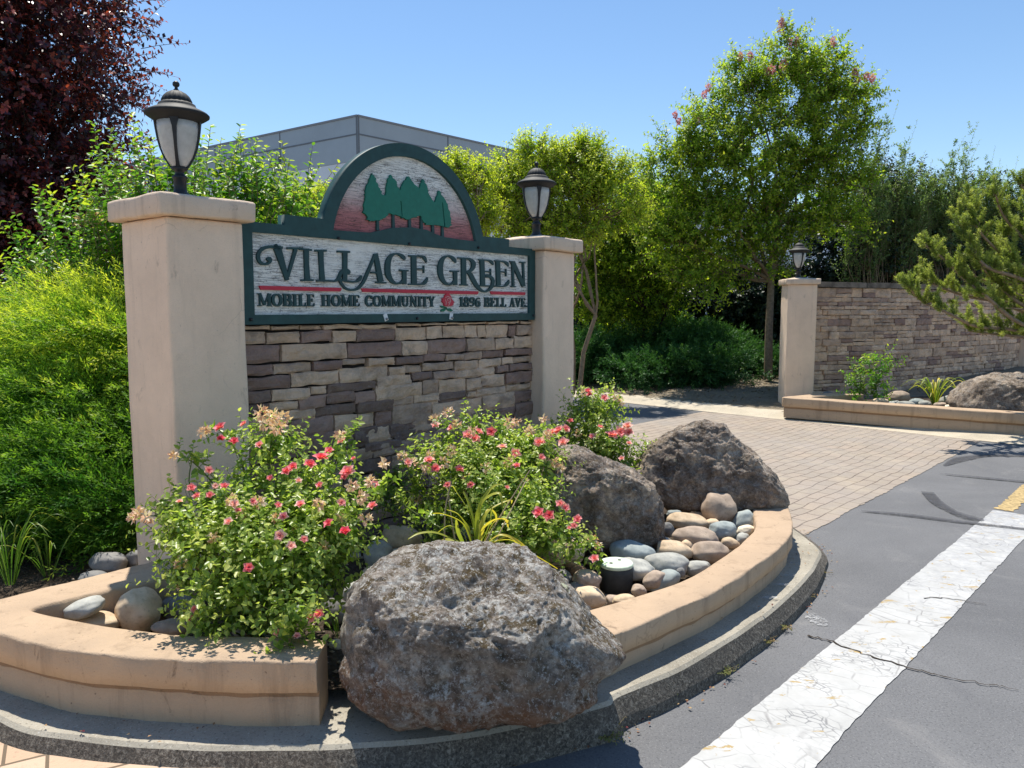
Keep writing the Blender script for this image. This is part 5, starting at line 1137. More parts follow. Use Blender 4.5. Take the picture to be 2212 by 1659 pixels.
# --- low green juniper across the driveway
jr = thing('juniper_shrub', 'dark green spreading juniper on the dirt bank across the driveway', 'shrub', (3.6, 16.5, .3))
JB = [(2.4, 15.9, .30, 1.5, 1.3, .46), (4.2, 15.7, .25, 1.7, 1.3, .44), (3.4, 16.8, .45, 2.0, 1.4, .60), (5.4, 16.2, .2, 1.1, 1.0, .34), (1.3, 16.2, .35, 1.1, 1.1, .44)]
cl = Cloud(); P, O, r = blob_pts(JB, 5200, .6, .6); k = (P[:, 2] > .28) & ~inside_n(P, JB, .6); P, O = P[k], O[k]
SB = [(c[0], c[1], c[2], .62, .5, .10) for c in blob_pts(JB, 95, .85)[0] if c[2] > .3]; P, O, r = blob_pts(SB, 5600, .35, .7)
D = nrm(O * .5 + np.array([-.3, -.35, .25]) + rng.normal(0, .3, P.shape)); sprays(cl, P, D, rng.uniform(.22, .5, len(P)), 8, 5, .07, .022, np.clip(.35 + .35 * (P[:, 2] - .5) + rng.normal(0, .15, len(P)), 0, 1), (0, 0, -.08), .5, .5)
cl.obj('foliage', L_JUN, jr)
bl = Cloud(); P, O, r = blob_pts(JB, 40, .4); limbs(bl, np.array([3.5, 16.6, .3]), P, .03, .008); bl.obj('branches', BARK_D, jr)

# --- purple leaved plum
pt = thing('purple_plum_tree', 'dark red leaved plum tree filling the upper left corner', 'tree', (-7.2, 10.6, .1))
PB = [(-6.6, 9.6, 3.6, 1.9, 1.5, 1.5), (-5.55, 9.4, 4.75, 1.15, 1.1, .95), (-6.9, 9.8, 5.3, 1.8, 1.5, 1.3), (-8.2, 10, 3.6, 1.9, 1.6, 2.0), (-5.9, 9.6, 3.3, .95, 1.0, .8), (-7.2, 9.8, 1.9, 1.6, 1.4, 1.3), (-5.1, 9.3, 5.15, .55, .6, .4), (-6.3, 9.5, 5.9, 1.0, .9, .7), (-8.6, 10.2, 5.4, 1.8, 1.5, 1.5), (-5.9, 9.8, 2.4, 1.0, .9, 1.0), (-6.0, 9.9, 1.4, 1.2, .9, .9), (-4.9, 9.6, 2.6, .45, .5, .4), (-4.6, 9.7, 2.0, .5, .5, .5)]
bl = Cloud(); trunk_mesh(bl, [(-7.2, 10.6, 0), (-7.15, 10.5, 1.0), (-7.0, 10.2, 2.1)], [.17, .14, .11]); P, O, r = blob_pts(PB, 46, .5); lp = limbs(bl, np.array([-7.05, 10.3, 1.9]), P, .05, .008)
cl = Cloud(); P, O, r = blob_pts(PB, 10500, .40, .7); D = nrm(O * .9 + np.array([.1, 0, .45]) + rng.normal(0, .35, P.shape))
shoots(cl, P, D, rng.uniform(.25, .6, len(P)), 12, .095, .058, (0, 0, -.12), .75, 4, .05, .2, (.42, .35), .5, tw=bl, twr=.005)
cl.obj('crown', L_PLUM, pt); bl.obj('trunk', BARK_D, pt)

# --- crape myrtle behind the near pillar: upright leafy shoots
mr_ = thing('crape_myrtle_shrub', 'bright green shrub with upright shoots behind the near pillar', 'shrub', (-2.9, 6.6, .15))
tips = [(200, 262), (236, 300), (285, 247), (262, 330), (330, 300), (455, 272), (430, 330), (478, 300), (520, 288), (556, 298), (500, 345), (590, 330), (617, 342), (580, 390), (640, 385), (692, 352), (660, 420), (75, 405), (120, 430), (150, 470), (15, 540), (60, 560), (180, 380), (210, 420), (160, 520), (240, 380), (305, 350), (440, 390), (540, 400), (225, 470), (130, 560), (200, 540), (250, 520), (400, 330), (615, 420), (700, 420), (45, 600), (110, 500), (345, 380), (370, 300), (310, 430), (420, 440), (480, 420)]
cl = Cloud(); bl = Cloud(); TP = []
for x, y in tips:
    Y = rng.uniform(5.6, 6.7) if x > 300 else rng.uniform(5.6, 6.4); TP.append(atY(x, y, Y))
TP = np.array([list(p) for p in TP]); base = np.array([-2.9, 6.6, .2]); BS = base * .35 + TP * .65; BS[:, 2] = TP[:, 2] - rng.uniform(.8, 1.1, len(TP)); D = TP - BS; Ln = np.linalg.norm(D, axis=1)
shoots(cl, BS, D, Ln, 50, .088, .050, (0, 0, 0), .85, 6, .05, .2, (.55, .22), .5, leafjit=.25, tw=bl, twr=.006, updir=.4)
P, O, r = blob_pts([(-2.5, 6.0, 2.2, .8, .5, .55), (-3.25, 6.0, 1.8, .55, .5, .5), (-3.75, 6.1, 1.4, .45, .5, .4), (-1.95, 6.1, 2.2, .6, .4, .38), (-3.0, 6.2, 1.5, .8, .6, .6)], 950, .35, .8)
D = nrm(O * .6 + np.array([0, 0, .9]) + rng.normal(0, .25, P.shape)); shoots(cl, P, D, rng.uniform(.2, .45, len(P)), 14, .074, .044, (0, 0, 0), .85, 6, .05, .2, (.42, .22), .5, leafjit=.25, tw=bl, twr=.004, updir=.4)
limbs(bl, base, BS[::2], .02, .007); cl.obj('foliage', L_MYRT, mr_); bl.obj('stems', BARK, mr_)
def bloom(root, name, c, rad, n, m, L=.02, W=.018, tint=(.5, .3), stretch=1.0):
    cl = Cloud(); d = nrm(rng.normal(0, 1, (n, 3))); P = np.array(c) + d * (rad * rng.uniform(.35, .9, (n, 1))) * np.array([1, 1, stretch])
    V, Fc = leaves(P, nrm(d + rng.normal(0, .5, d.shape)), nrm(rng.normal(0, 1, d.shape)), L, W, 4, .3); cl.add(V, Fc, np.clip(tint[0] + rng.normal(0, tint[1], n), 0, 1)); return cl.obj(name, m, root)
for x, y, Y, rr in ((88, 620, 5.55, .05), (155, 617, 5.6, .055), (205, 470, 5.9, .06), (175, 480, 6.0, .055)):
    bloom(mr_, 'flower_cluster', atY(x, y, Y), rr, 90, F_MYR if y > 500 else F_FADE, .03, .026)

# --- golden feathery shrub and yellow leaved tree seen above the sign on the left
gs = thing('golden_shrub', 'feathery golden shrub peeking over the left shoulder of the sign', 'shrub', (-1.9, 7.2, .1)); cl = Cloud()
GS = [(-1.95, 7.1, 2.0, .55, .4, .45), (-2.3, 7.2, 1.9, .5, .4, .45), (-1.9, 7.2, 1.2, .6, .5, .8)]
P, O, r = blob_pts(GS, 1500, .5, .7); D = nrm(O * .6 + np.array([0, 0, .8]) + rng.normal(0, .25, P.shape)); sprays(cl, P, D, rng.uniform(.15, .32, len(P)), 8, 6, .04, .012, np.clip(.55 + rng.normal(0, .15, len(P)), 0, 1)); cl.obj('foliage', L_GOLD, gs)
bl = Cloud(); limbs(bl, np.array([-1.95, 7.2, .1]), P[:20], .02, .006); bl.obj('branches', BARK_D, gs)

# --- small leaved trees
def tree(name, label, base, ht, blobs, n, ln, nl, L, W, m, bark, tint=(.5, .25), tip=.5, rt=.09, nlimb=40, up=.5, group=None, bend=(0, 0, -.1), spread=.8, stems=1, rmin=.35, twr=.004, updir=.6):
    t = thing(name, label, 'tree', base, 0, group); bl = Cloud(); b0 = np.array(base); fork = b0 + np.array([0, 0, ht])
    for s_ in range(stems):
        o = np.array([0, 0, 0]) if stems == 1 else np.array([rng.uniform(-.35, .35), rng.uniform(-.2, .2), 0]); top = fork + o * 1.6
        trunk_mesh(bl, [b0 + o * .4 - np.array([0, 0, .1]), b0 + o * .6 + np.array([rng.uniform(-.03, .03), 0, ht * .5]), top], [rt / math.sqrt(stems) * 1.15, rt / math.sqrt(stems), rt / math.sqrt(stems) * .85])
        P, O, r = blob_pts(blobs, max(5, nlimb // stems // 3), .2); lp = limbs(bl, top, P, rt * .55 / math.sqrt(stems), .012, sag=-.05, wob=.16, K=9)
        # secondary limbs
        mid = lp[:, 3:8].reshape(-1, 3); Q, O2, _ = blob_pts(blobs, nlimb * 3 // stems, .6); dd = np.linalg.norm(Q[:, None] - mid[None], axis=2); j = dd.argmin(1)
        for a in range(len(Q)):
            if dd[a, j[a]] < 1.9: limbs(bl, mid[j[a]], Q[a:a + 1], rt * .17, .005, 7, wob=.14, sides=4)
    cl = Cloud(); P, O, r = blob_pts(blobs, n, rmin, .75); D = nrm(O * .8 + np.array([0, 0, up]) + rng.normal(0, .35, P.shape))
    # leave gaps: drop shoots where a low-frequency noise field is low
    g = np.array([noise.noise(Vector(p) * 2.6) for p in P]); k = g > -.10; P, D = P[k], D[k]
    shoots(cl, P, D, rng.uniform(ln * .6, ln * 1.3, len(P)), nl, L, W, bend, spread, 4, .05, .2, tint, tip, tw=bl, twr=twr, updir=updir)
    cl.obj('crown', m, t); bl.obj('trunk', bark, t); return t
YT = lambda x, y, Y: tuple(atY(x, y, Y))
def blobs_px(lst, Y, dep=1.0):
    out = []
    for x, y, rx, ry, *o in lst:
        yy = Y + (o[0] if o else 0); p = atY(x, y, yy); s_ = yy / F; a, c = max(.12, rx * s_ - .16), max(.10, ry * s_ - .20); out.append((p.x, p.y, p.z - .08, a, max(.4, (a + c) / 2 * dep), c))
    return out
tree('crape_myrtle_tree', 'tall crape myrtle with a bare tan trunk and pink blooms at its top', (atY(1660, 790, 14.6).x, 14.6, .38), 1.75,
     blobs_px([(1560, 470, 130, 95), (1430, 500, 90, 75), (1510, 600, 95, 50), (1425, 350, 55, 55), (1850, 400, 60, 60), (1470, 400, 85, 80), (1640, 330, 150, 120), (1760, 300, 110, 110), (1720, 190, 105, 85), (1690, 115, 45, 55), (1610, 210, 70, 70), (1540, 300, 100, 90), (1800, 190, 70, 60), (1760, 430, 110, 80), (1830, 480, 60, 40), (1460, 300, 50, 45), (1620, 560, 110, 40), (1640, 470, 120, 90), (1480, 560, 90, 60, .3), (1850, 250, 45, 60), (1500, 480, 95, 70), (1600, 155, 46, 50), (1530, 225, 46, 46), (1468, 285, 44, 44), (1800, 125, 40, 52), (1690, 80, 34, 48), (1868, 200, 40, 44), (1720, 130, 50, 46), (1655, 170, 40, 44)], 14.4, .8),
     7400, .42, 13, .10, .052, L_TREE, BARK, (.48, .26), .55, .070, 46, .55)
mt = [o for o in COL.objects if o.name.startswith('crape_myrtle_tree')][0]
for x, y, rr in ((1688, 58, 22), (1705, 95, 16), (1722, 90, 15), (1692, 140, 20), (1658, 155, 12), (1622, 122, 14), (1600, 122, 12), (1800, 90, 13), (1852, 172, 14), (1872, 165, 14), (1884, 170, 12), (1530, 190, 12), (1522, 205, 12), (1458, 248, 10), (1466, 262, 10), (1668, 150, 14), (1846, 155, 10), (1508, 262, 9), (1690, 50, 12)):
    bloom(mt, 'flower_cluster', atY(x, y, 14.1), rr * 14.2 / F * .42, 70, F_MYR, .034, .03, (.6, .3), 1.9)
BK = 'crape myrtle trees behind the sign'
tree('crape_myrtle_tree', 'yellow green tree right behind the lamp at the right end of the sign', (atY(1240, 760, 13.5).x, 13.5, .2), 1.3,
     blobs_px([(1220, 350, 105, 55), (1130, 390, 80, 60), (1300, 380, 85, 65), (1150, 318, 45, 30), (1265, 315, 45, 35), (1080, 440, 60, 50), (1230, 430, 120, 70), (1340, 440, 60, 60), (1085, 335, 34, 24), (1200, 480, 150, 40), (1120, 480, 110, 50)], 13.2, .8), 5200, .34, 13, .078, .042, L_TREE, BARK, (.70, .24), .5, .07, 40, .45, None, stems=3)
tree('crape_myrtle_tree', 'small yellow green tree showing above the arch on its right', (atY(990, 800, 12.5).x, 12.5, .15), 1.3,
     blobs_px([(985, 358, 26, 14), (1015, 410, 30, 30), (1040, 450, 50, 40), (1035, 365, 18, 14), (995, 460, 50, 50)], 12.4, .8), 1100, .30, 13, .074, .040, L_TREE, BARK, (.76, .2), .5, .05, 18, .45, None, stems=2)
tree('crape_myrtle_tree', 'yellow leaved tree seen between the near pillar and the arch', (atY(640, 800, 11.5).x, 11.5, .15), 1.2,
     blobs_px([(650, 435, 55, 25), (700, 430, 40, 28), (600, 445, 50, 28), (740, 480, 50, 40), (560, 470, 50, 40)], 11.4, .8), 1700, .26, 13, .062, .036, L_TREE, BARK, (.85, .2), .5, .05, 18, .5, None, stems=2)
tree('crape_myrtle_tree', 'green tree filling the gap between the sign and the tall crape myrtle', (atY(1390, 770, 16.5).x, 16.5, .4), 1.2,
     blobs_px([(1370, 480, 85, 90), (1385, 410, 60, 55), (1450, 430, 60, 65), (1450, 540, 90, 80), (1420, 560, 100, 80), (1330, 560, 95, 90), (1290, 520, 70, 80), (1380, 640, 110, 60), (1280, 640, 80, 60)], 16.4, .8), 6200, .40, 12, .092, .050, L_TREE, BARK_D, (.40, .25), .45, .07, 26, .35, None, stems=3)
# --- dark evergreen shrubs along the warehouse, in a row
HG = 'dark evergreen shrubs in front of the warehouse'
for i, (x, y, rx, ry, Y, lb) in enumerate([(1285, 640, 90, 110, 18.5, 'dark evergreen shrub just right of the right sign pillar'), (1400, 650, 95, 105, 18.8, 'dark evergreen shrub behind the spreading juniper'), (1510, 640, 90, 120, 18.6, 'dark evergreen shrub left of the tan crape myrtle trunk'),
        (1620, 640, 90, 130, 18.4, 'dark evergreen shrub right behind the tan crape myrtle trunk'), (1740, 640, 80, 90, 18.6, 'dark evergreen shrub behind the far lamp'), (1850, 500, 105, 195, 18.2, 'tall blackish evergreen shrub above the left half of the far stone wall'), (1960, 525, 112, 190, 18.6, 'dark evergreen shrub behind the middle of the far stone wall'), (2090, 540, 118, 180, 18.8, 'dark evergreen shrub behind the pine'), (2200, 570, 95, 150, 19.0, 'dark evergreen shrub at the right edge behind the pine')]):
    tree('evergreen_shrub', lb, (atY(x, 770, Y).x, Y, .4), .3, blobs_px([(x, y, rx, ry), (x - rx * .5, y + 30, rx * .7, ry * .8), (x + rx * .5, y + 30, rx * .7, ry * .8), (x, y + ry * .8, rx, ry * .5)], Y, .7), 3000, .42, 13, .11, .068, L_DARK, BARK_D, (.45, .28), .3, .06, 14, .4, HG, rmin=.45)
# --- airy grey green shrubs with long upright wands
wand_groups = [((1835, 1930), (300, 210), 'wispy grey green shrub right of the tall crape myrtle'), ((1900, 2010), (390, 230), 'wispy grey green shrub with a thick cluster of wands left of the middle one'), ((1985, 2090), (470, 300), 'wispy grey green shrub with the densest upright wands'), ((2070, 2160), (480, 330), 'thin wispy shrub above the pine'), ((2130, 2240), (520, 380), 'thinnest wispy shrub near the right edge of the view')]
wt = {0: [(1925, 205), (1905, 240), (1880, 290), (1860, 330)], 1: [(1965, 245), (1940, 290), (1985, 310), (1955, 330), (2000, 330), (2010, 345), (1925, 345)], 2: [(2100, 250), (2070, 280), (2060, 310), (2085, 300), (2050, 330), (2105, 290), (2040, 360)], 3: [(2130, 300), (2120, 345), (2145, 330), (2155, 400), (2105, 370), (2170, 360)], 4: [(2180, 320), (2195, 385), (2205, 370), (2165, 420), (2215, 400), (2240, 380)]}
for gi, ((xa, xb), _, lb) in enumerate(wand_groups):
    Y = 17.2 + gi * .25; xm = (xa + xb) / 2; t = thing('wispy_shrub', lb, 'shrub', (atY(xm, 770, Y).x, Y, .4), 0, 'wispy shrubs behind the far wall'); cl = Cloud(); bl = Cloud()
    T1 = [atY(x, y, Y + rng.uniform(-.3, .3)) for x, y in wt[gi]] + [atY(rng.uniform(xa, xb), rng.uniform(340, 440), Y + rng.uniform(-.4, .4)) for _ in range(34)]; T1 = np.array([list(p) for p in T1])
    B1 = np.array([t.location[0], t.location[1], .5]) * .45 + T1 * .55; B1[:, 2] = T1[:, 2] - rng.uniform(1.2, 2.4, len(T1)); B1[:, 0] += rng.uniform(-.5, .15, len(T1)); D = T1 - B1; Ln = np.linalg.norm(D, axis=1)
    shoots(cl, B1, D * .93, Ln * .93, 46, .09, .032, (.10, 0, .0), .75, 4, .05, .1, (.55, .25), .2, tw=bl, twr=.0045)
    k = np.repeat(np.arange(len(T1)), 18); f = rng.uniform(.0, .85, len(k)); Q = B1[k] + D[k] * f[:, None]; d2 = nrm(nrm(D[k]) + rng.normal(0, .6, Q.shape)); shoots(cl, Q, d2, rng.uniform(.25, .6, len(k)) * (1.1 - f), 14, .085, .034, (0, 0, 0), .7, 4, .05, .1, (.5, .25), .2, tw=bl, twr=.003)
    limbs(bl, np.array([t.location[0], t.location[1], .4]), B1, .02, .006, wob=.1); cl.obj('foliage', L_GREY, t); bl.obj('stems', BARK, t)

# --- pine at the right edge
pn = thing('pine_tree', 'pine with tufted upturned branches reaching in from the right edge', 'tree', (6.9, 9.6, .3)); bl = Cloud(); cl = Cloud()
trunk_mesh(bl, [(6.9, 9.6, .1), (6.95, 9.65, 1.0), (6.8, 9.6, 2.0), (6.85, 9.6, 3.6)], [.11, .10, .08, .04])
br = [[(2290, 760), (2200, 715), (2110, 705), (2040, 672), (1990, 650), (1962, 618)], [(2290, 740), (2190, 690), (2130, 640), (2080, 600), (2040, 560), (2000, 530)], [(2290, 640), (2200, 600), (2130, 575), (2090, 520), (2075, 470)], [(2290, 560), (2220, 520), (2170, 470), (2150, 420)], [(2290, 500), (2240, 440), (2205, 400)], [(2290, 620), (2230, 590), (2160, 545), (2110, 490), (2105, 440)], [(2290, 700), (2210, 660), (2150, 610), (2110, 560)], [(2290, 690), (2230, 640), (2190, 600), (2170, 540), (2190, 480)], [(2290, 745), (2220, 730), (2150, 722), (2090, 715)], [(2290, 720), (2180, 660), (2090, 640), (2030, 620), (1990, 600)]]
S0 = []; S1 = []
for bi, b_ in enumerate(br):
    Y0 = 9.5; C = catmull([list(atY(x, y, Y0 + rng.uniform(-.25, .25) + (.1 * bi - .5) * .6)) for x, y in b_], 6); V, Fc = tubes(C[None], np.linspace(.028, .008, len(C))[None], 6); bl.add(V, Fc, .5)
    for i in range(4, len(C)):
        for q in range(2):
            d = nrm(np.array([-.35, rng.uniform(-.5, .5), .9]) + rng.normal(0, .35, 3)); l = rng.uniform(.10, .26); S0.append(C[i] + rng.normal(0, .015, 3)); S1.append(d * l)
S0 = np.array(S0); S1 = np.array(S1); Ln = np.linalg.norm(S1, axis=1)
Q, O, _ = blob_pts([(6.3, 9.7, 2.3, .55, .5, .75), (6.1, 9.6, 1.75, .65, .5, .5), (6.55, 9.7, 2.9, .3, .4, .4), (7.4, 9.8, 2.2, .7, .7, .7), (7.2, 9.9, 3.0, .5, .6, .6), (7.0, 10.2, 1.7, .8, .5, .5), (6.9, 9.7, 3.6, .3, .3, .3)], 170, .3); S0 = np.concatenate([S0, Q]); Ln = np.concatenate([Ln, rng.uniform(.10, .26, len(Q))]); S1 = np.concatenate([S1, nrm(O * .5 + np.array([-.3, 0, .8]) + rng.normal(0, .3, Q.shape))])
limbs(bl, np.array([6.85, 9.6, 1.7]), Q[::5], .025, .006)
shoots(cl, S0, S1, Ln, 150, .062, .011, (0, 0, .1), .75, 4, .15, .05, (.5, .3), .3, leafjit=.6, whorl=2.0, tw=bl, twr=.005)
cl.obj('needles', L_PINE, pn); bl.obj('trunk', BARK, pn)

# --- roses
def rose(label, base, blobs, n, tall, flowers, faded, ln=.16, extra=None):
    t = thing('rose_bush', label, 'rose bush', base, 0, None); cl = Cloud(); bl = Cloud(); b0 = np.array(base)
    P, O, r = blob_pts(blobs, n, .30, .7); k = P[:, 2] > .2; P, O = P[k], O[k]; D = nrm(O * .7 + np.array([0, 0, .7]) + rng.normal(0, .35, P.shape))
    shoots(cl, P, D, rng.uniform(ln * .6, ln * 1.3, len(P)), 9, .040, .026, (0, 0, -.1), .9, 6, .1, .15, (.55, .28), .4, leafjit=.4, tw=bl, twr=.0016)
    limbs(bl, b0, P[::12], .006, .002, 6, sides=4)
    for q in tall:      # long canes: polyline of pixels at a distance
        Y = q[0]; C = catmull([list(atY(x, y, Y)) for x, y in q[1]], 5); V, Fc = tubes(C[None], np.linspace(.0045, .002, len(C))[None], 5); bl.add(V, Fc, .5)
        i = rng.integers(1, len(C), q[2]); Bq = C[i]; d = nrm(rng.normal(0, .8, (len(i), 3)) + np.array([0, 0, .5])); shoots(cl, Bq, d, rng.uniform(.04, .10, len(i)), 7, .042, .028, (0, 0, -.1), .9, 6, .2, .15, (.45, .25), .3, tw=bl, twr=.0015)
    cl.obj('foliage', L_ROSE, t); bl.obj('stems', STEM, t)
    for x, y, rr, Y, tn in flowers:
        c = np.array(list(atY(x, y, Y))); R0 = rr * Y / F; fl = Cloud(); nb = max(1, int(rr / 9))
        for b_ in range(nb):
            cc = c + (rng.normal(0, .5, 3) * R0 * np.array([1, .6, .7]) if nb > 1 else 0); R1 = R0 * (.62 if nb > 1 else 1) ; ax = nrm(np.array([rng.uniform(-.4, .4), -.6, .8]) + rng.normal(0, .2, 3))
            for ring, (cnt, tilt, sc_) in enumerate(((5, 1.1, 1.0), (5, .75, .85), (4, .4, .6), (3, .15, .4))):
                a, e = perp(ax[None]); ph = np.arange(cnt) * 2 * math.pi / cnt + ring * .7 + rng.uniform(0, 1); rad = a * np.cos(ph)[:, None] + e * np.sin(ph)[:, None]
                A = nrm(rad * math.sin(tilt) + ax * math.cos(tilt)); N = nrm(ax * math.sin(tilt) - rad * math.cos(tilt) + rng.normal(0, .15, rad.shape)); V, Fc = leaves(np.repeat((cc - ax * R1 * .3)[None], cnt, 0), A, N, R1 * sc_ * rng.uniform(.9, 1.2, cnt), R1 * 1.05 * sc_, 6, .25)
                fl.add(V, Fc, np.clip(tn + ring * -.10 + rng.normal(0, .12, len(Fc)), 0, 1))
        fl.obj('flower', F_PINK, t)
    for x, y, rr, Y in faded:
        c = atY(x, y, Y - .12); bloom(t, 'faded_flower', c, rr * Y / F * .62, int(12 + rr * 1.3), F_FADE, .022, .013, (.5, .3))
    return t
def bp(lst): 
    out = []
    for x, y, rx, ry, Y in lst:
        p = atY(x, y, Y); s_ = Y / F; a, c = max(.035, rx * s_ - .075), max(.035, ry * s_ - .065); out.append((p.x, p.y, p.z - .02, a, min(.30, max(.07, a * .85)), c))
    return out
fd = lambda xs, Y: [(x, y, r_, Y + rng.uniform(-.1, .1)) for x, y, r_ in xs]
R1X = lambda x, y: (274.3 + x * .2728, 822.9 + y * .2728)     # crop A of the photograph (rose bush left)
def fx(l, Y, mp): return [(*mp(x, y), r_ * .2728 * 1.08, Y + dy - .24, tn + .1) for x, y, r_, tn, dy in l]
rose('largest rose bush full of coral pink blooms in front of the near pillar', (-.97, 3.05, .2),
     bp([(560, 1180, 220, 110, 3.1), (450, 1130, 130, 80, 3.2), (420, 1230, 70, 90, 3.05), (560, 1290, 150, 75, 2.95), (690, 1150, 110, 110, 3.15), (650, 1050, 90, 60, 3.3), (540, 1060, 80, 55, 3.3), (700, 1250, 85, 70, 3.05), (480, 1320, 80, 35, 2.9), (350, 1125, 50, 22, 3.2), (770, 1090, 60, 50, 3.3), (720, 1010, 45, 40, 3.35), (590, 960, 34, 60, 3.4), (530, 975, 45, 28, 3.4), (640, 1335, 40, 32, 2.75), (640, 1370, 22, 22, 2.7), (430, 1340, 25, 22, 2.85)]), 1250,
     [(3.35, [(560, 1250), (575, 1080), (590, 900)], 22), (3.35, [(540, 1100), (520, 990), (470, 925)], 16), (3.4, [(660, 1150), (710, 1030), (750, 950), (772, 925)], 18), (3.2, [(480, 1180), (400, 1130), (300, 1110)], 16), (3.3, [(520, 1120), (430, 1010), (385, 985)], 8), (3.3, [(740, 1120), (800, 1080), (850, 1040)], 14), (3.3, [(450, 1100), (410, 1050), (415, 990)], 5)],
     fx([(770, 470, 62, .15, .3), (730, 360, 50, .3, .3), (920, 335, 36, .5, .3), (1045, 500, 36, .6, .3), (1310, 690, 72, .3, .2), (1640, 520, 62, .4, .2), (1540, 595, 60, .25, .2), (1450, 650, 50, .3, .2), (1745, 710, 60, .5, .2), (1720, 755, 36, .4, .2), (650, 705, 40, .6, .15), (510, 840, 40, .5, .1), (770, 825, 36, .4, .1), (550, 905, 36, .5, .1), (655, 900, 36, .5, .1), (700, 830, 30, .9, .1), (850, 970, 44, .9, .05), (880, 1020, 32, .6, .05), (1000, 950, 34, .6, .1), (1370, 970, 42, .6, .05), (1200, 980, 32, .5, .05), (1235, 1070, 42, .6, 0),
         (1590, 1120, 42, .2, 0), (1725, 1180, 50, .1, 0), (800, 1110, 42, .8, -.05), (1210, 1220, 52, .8, -.1), (1300, 1300, 46, .9, -.1), (1405, 1250, 38, .6, -.1), (965, 1475, 46, .3, -.15), (1130, 765, 30, .5, .15), (1360, 785, 30, .9, .15), (1520, 820, 38, .5, .1), (1960, 815, 38, .5, .15), (1940, 980, 40, .5, .1), (1700, 960, 40, .7, .1), (415, 950, 28, .8, .1), (1790, 610, 24, .5, .2)], 3.1, R1X)
     + [(688, 1325, 14, 2.7, .5), (672, 1335, 12, 2.7, .7), (600, 1365, 12, 2.7, .8), (642, 1372, 9, 2.68, .8), (410, 1335, 10, 2.8, .3), (418, 1315, 10, 2.8, .7)],
     fd([(565, 893, 20), (590, 900, 24), (612, 905, 20), (600, 925, 22), (575, 915, 20), (300, 1108, 16), (318, 1118, 14), (285, 1118, 10), (520, 1110, 14), (560, 1085, 16), (480, 1140, 12), (760, 1050, 16), (780, 1075, 18), (800, 1040, 14), (790, 1120, 16), (735, 1120, 14), (690, 1090, 14), (460, 1160, 12), (390, 1215, 14), (385, 1260, 14), (430, 1220, 10), (640, 1150, 12), (830, 1000, 10), (375, 985, 9), (440, 930, 14), (735, 940, 10), (600, 1120, 12), (500, 1080, 12), (700, 1180, 12)], 3.1))
R2X = lambda x, y: (822.9 + x * .2728, 822.9 + y * .2728)
rose('middle rose bush between the daylily and the dark rounded boulder', (.02, 3.95, .2),
     bp([(1060, 1080, 130, 90, 3.95), (1120, 1150, 110, 70, 3.75), (1010, 1010, 110, 60, 4.1), (1120, 1000, 110, 60, 4.2), (930, 1000, 60, 35, 4.1), (900, 1085, 40, 60, 4.0), (1160, 1090, 60, 60, 3.8), (1160, 965, 60, 45, 4.3), (1000, 930, 60, 28, 4.3), (1080, 940, 70, 35, 4.3), (1190, 1170, 60, 40, 3.7), (960, 1130, 60, 50, 3.9), (1250, 1185, 34, 30, 3.85)]), 1150,
     [(4.2, [(1020, 1100), (985, 990), (955, 915)], 16), (4.2, [(1060, 1080), (1060, 980), (1040, 920)], 14), (4.2, [(1120, 1080), (1150, 980), (1165, 925)], 14), (3.8, [(1150, 1180), (1215, 1160), (1265, 1180), (1285, 1215)], 13), (4.0, [(960, 1090), (900, 1060), (880, 1000)], 10), (3.6, [(950, 1140), (900, 1110), (850, 1075)], 9)],
     fx([(430, 345, 38, .7, .3), (550, 370, 34, .7, .3), (690, 420, 48, .7, .2), (745, 450, 48, .6, .2), (780, 395, 40, .6, .2), (870, 400, 46, .35, .3), (960, 515, 40, .8, .2), (1065, 570, 46, .6, .2), (380, 620, 46, .6, .1), (430, 690, 44, .4, .1), (620, 690, 42, .45, .1), (215, 640, 40, .7, .1), (1250, 480, 52, .6, .2), (1275, 600, 34, .6, .15), (1350, 400, 62, .7, .35), (1400, 385, 46, .6, .35), (1470, 375, 42, .6, .35), (1440, 480, 48, .7, .3), (1075, 665, 34, .5, .1), (710, 820, 36, .4, 0), (525, 820, 34, .5, 0), (1315, 1035, 82, .3, -.2), (1420, 980, 62, .6, -.2), (1555, 1090, 40, .5, -.2), (1530, 1145, 30, .6, -.2), (1690, 1400, 42, .6, -.2), (1000, 840, 22, .7, 0), (1490, 1160, 20, .7, -.2)], 4.0, R2X),
     fd([(968, 892, 16), (940, 905, 14), (985, 915, 12), (870, 985, 14), (890, 1000, 14), (930, 985, 16), (960, 1000, 16), (975, 975, 16), (1020, 930, 14), (1100, 915, 14), (1115, 910, 12), (1145, 930, 16), (1175, 905, 12), (1050, 1010, 14), (1010, 1030, 14), (920, 1010, 14), (900, 1080, 14), (1090, 1080, 14), (1010, 1060, 12), (1130, 1040, 14), (1200, 1000, 14), (1210, 1010, 12), (1280, 1165, 12), (1295, 1180, 12), (1100, 1000, 14), (1180, 940, 14)], 4.05))
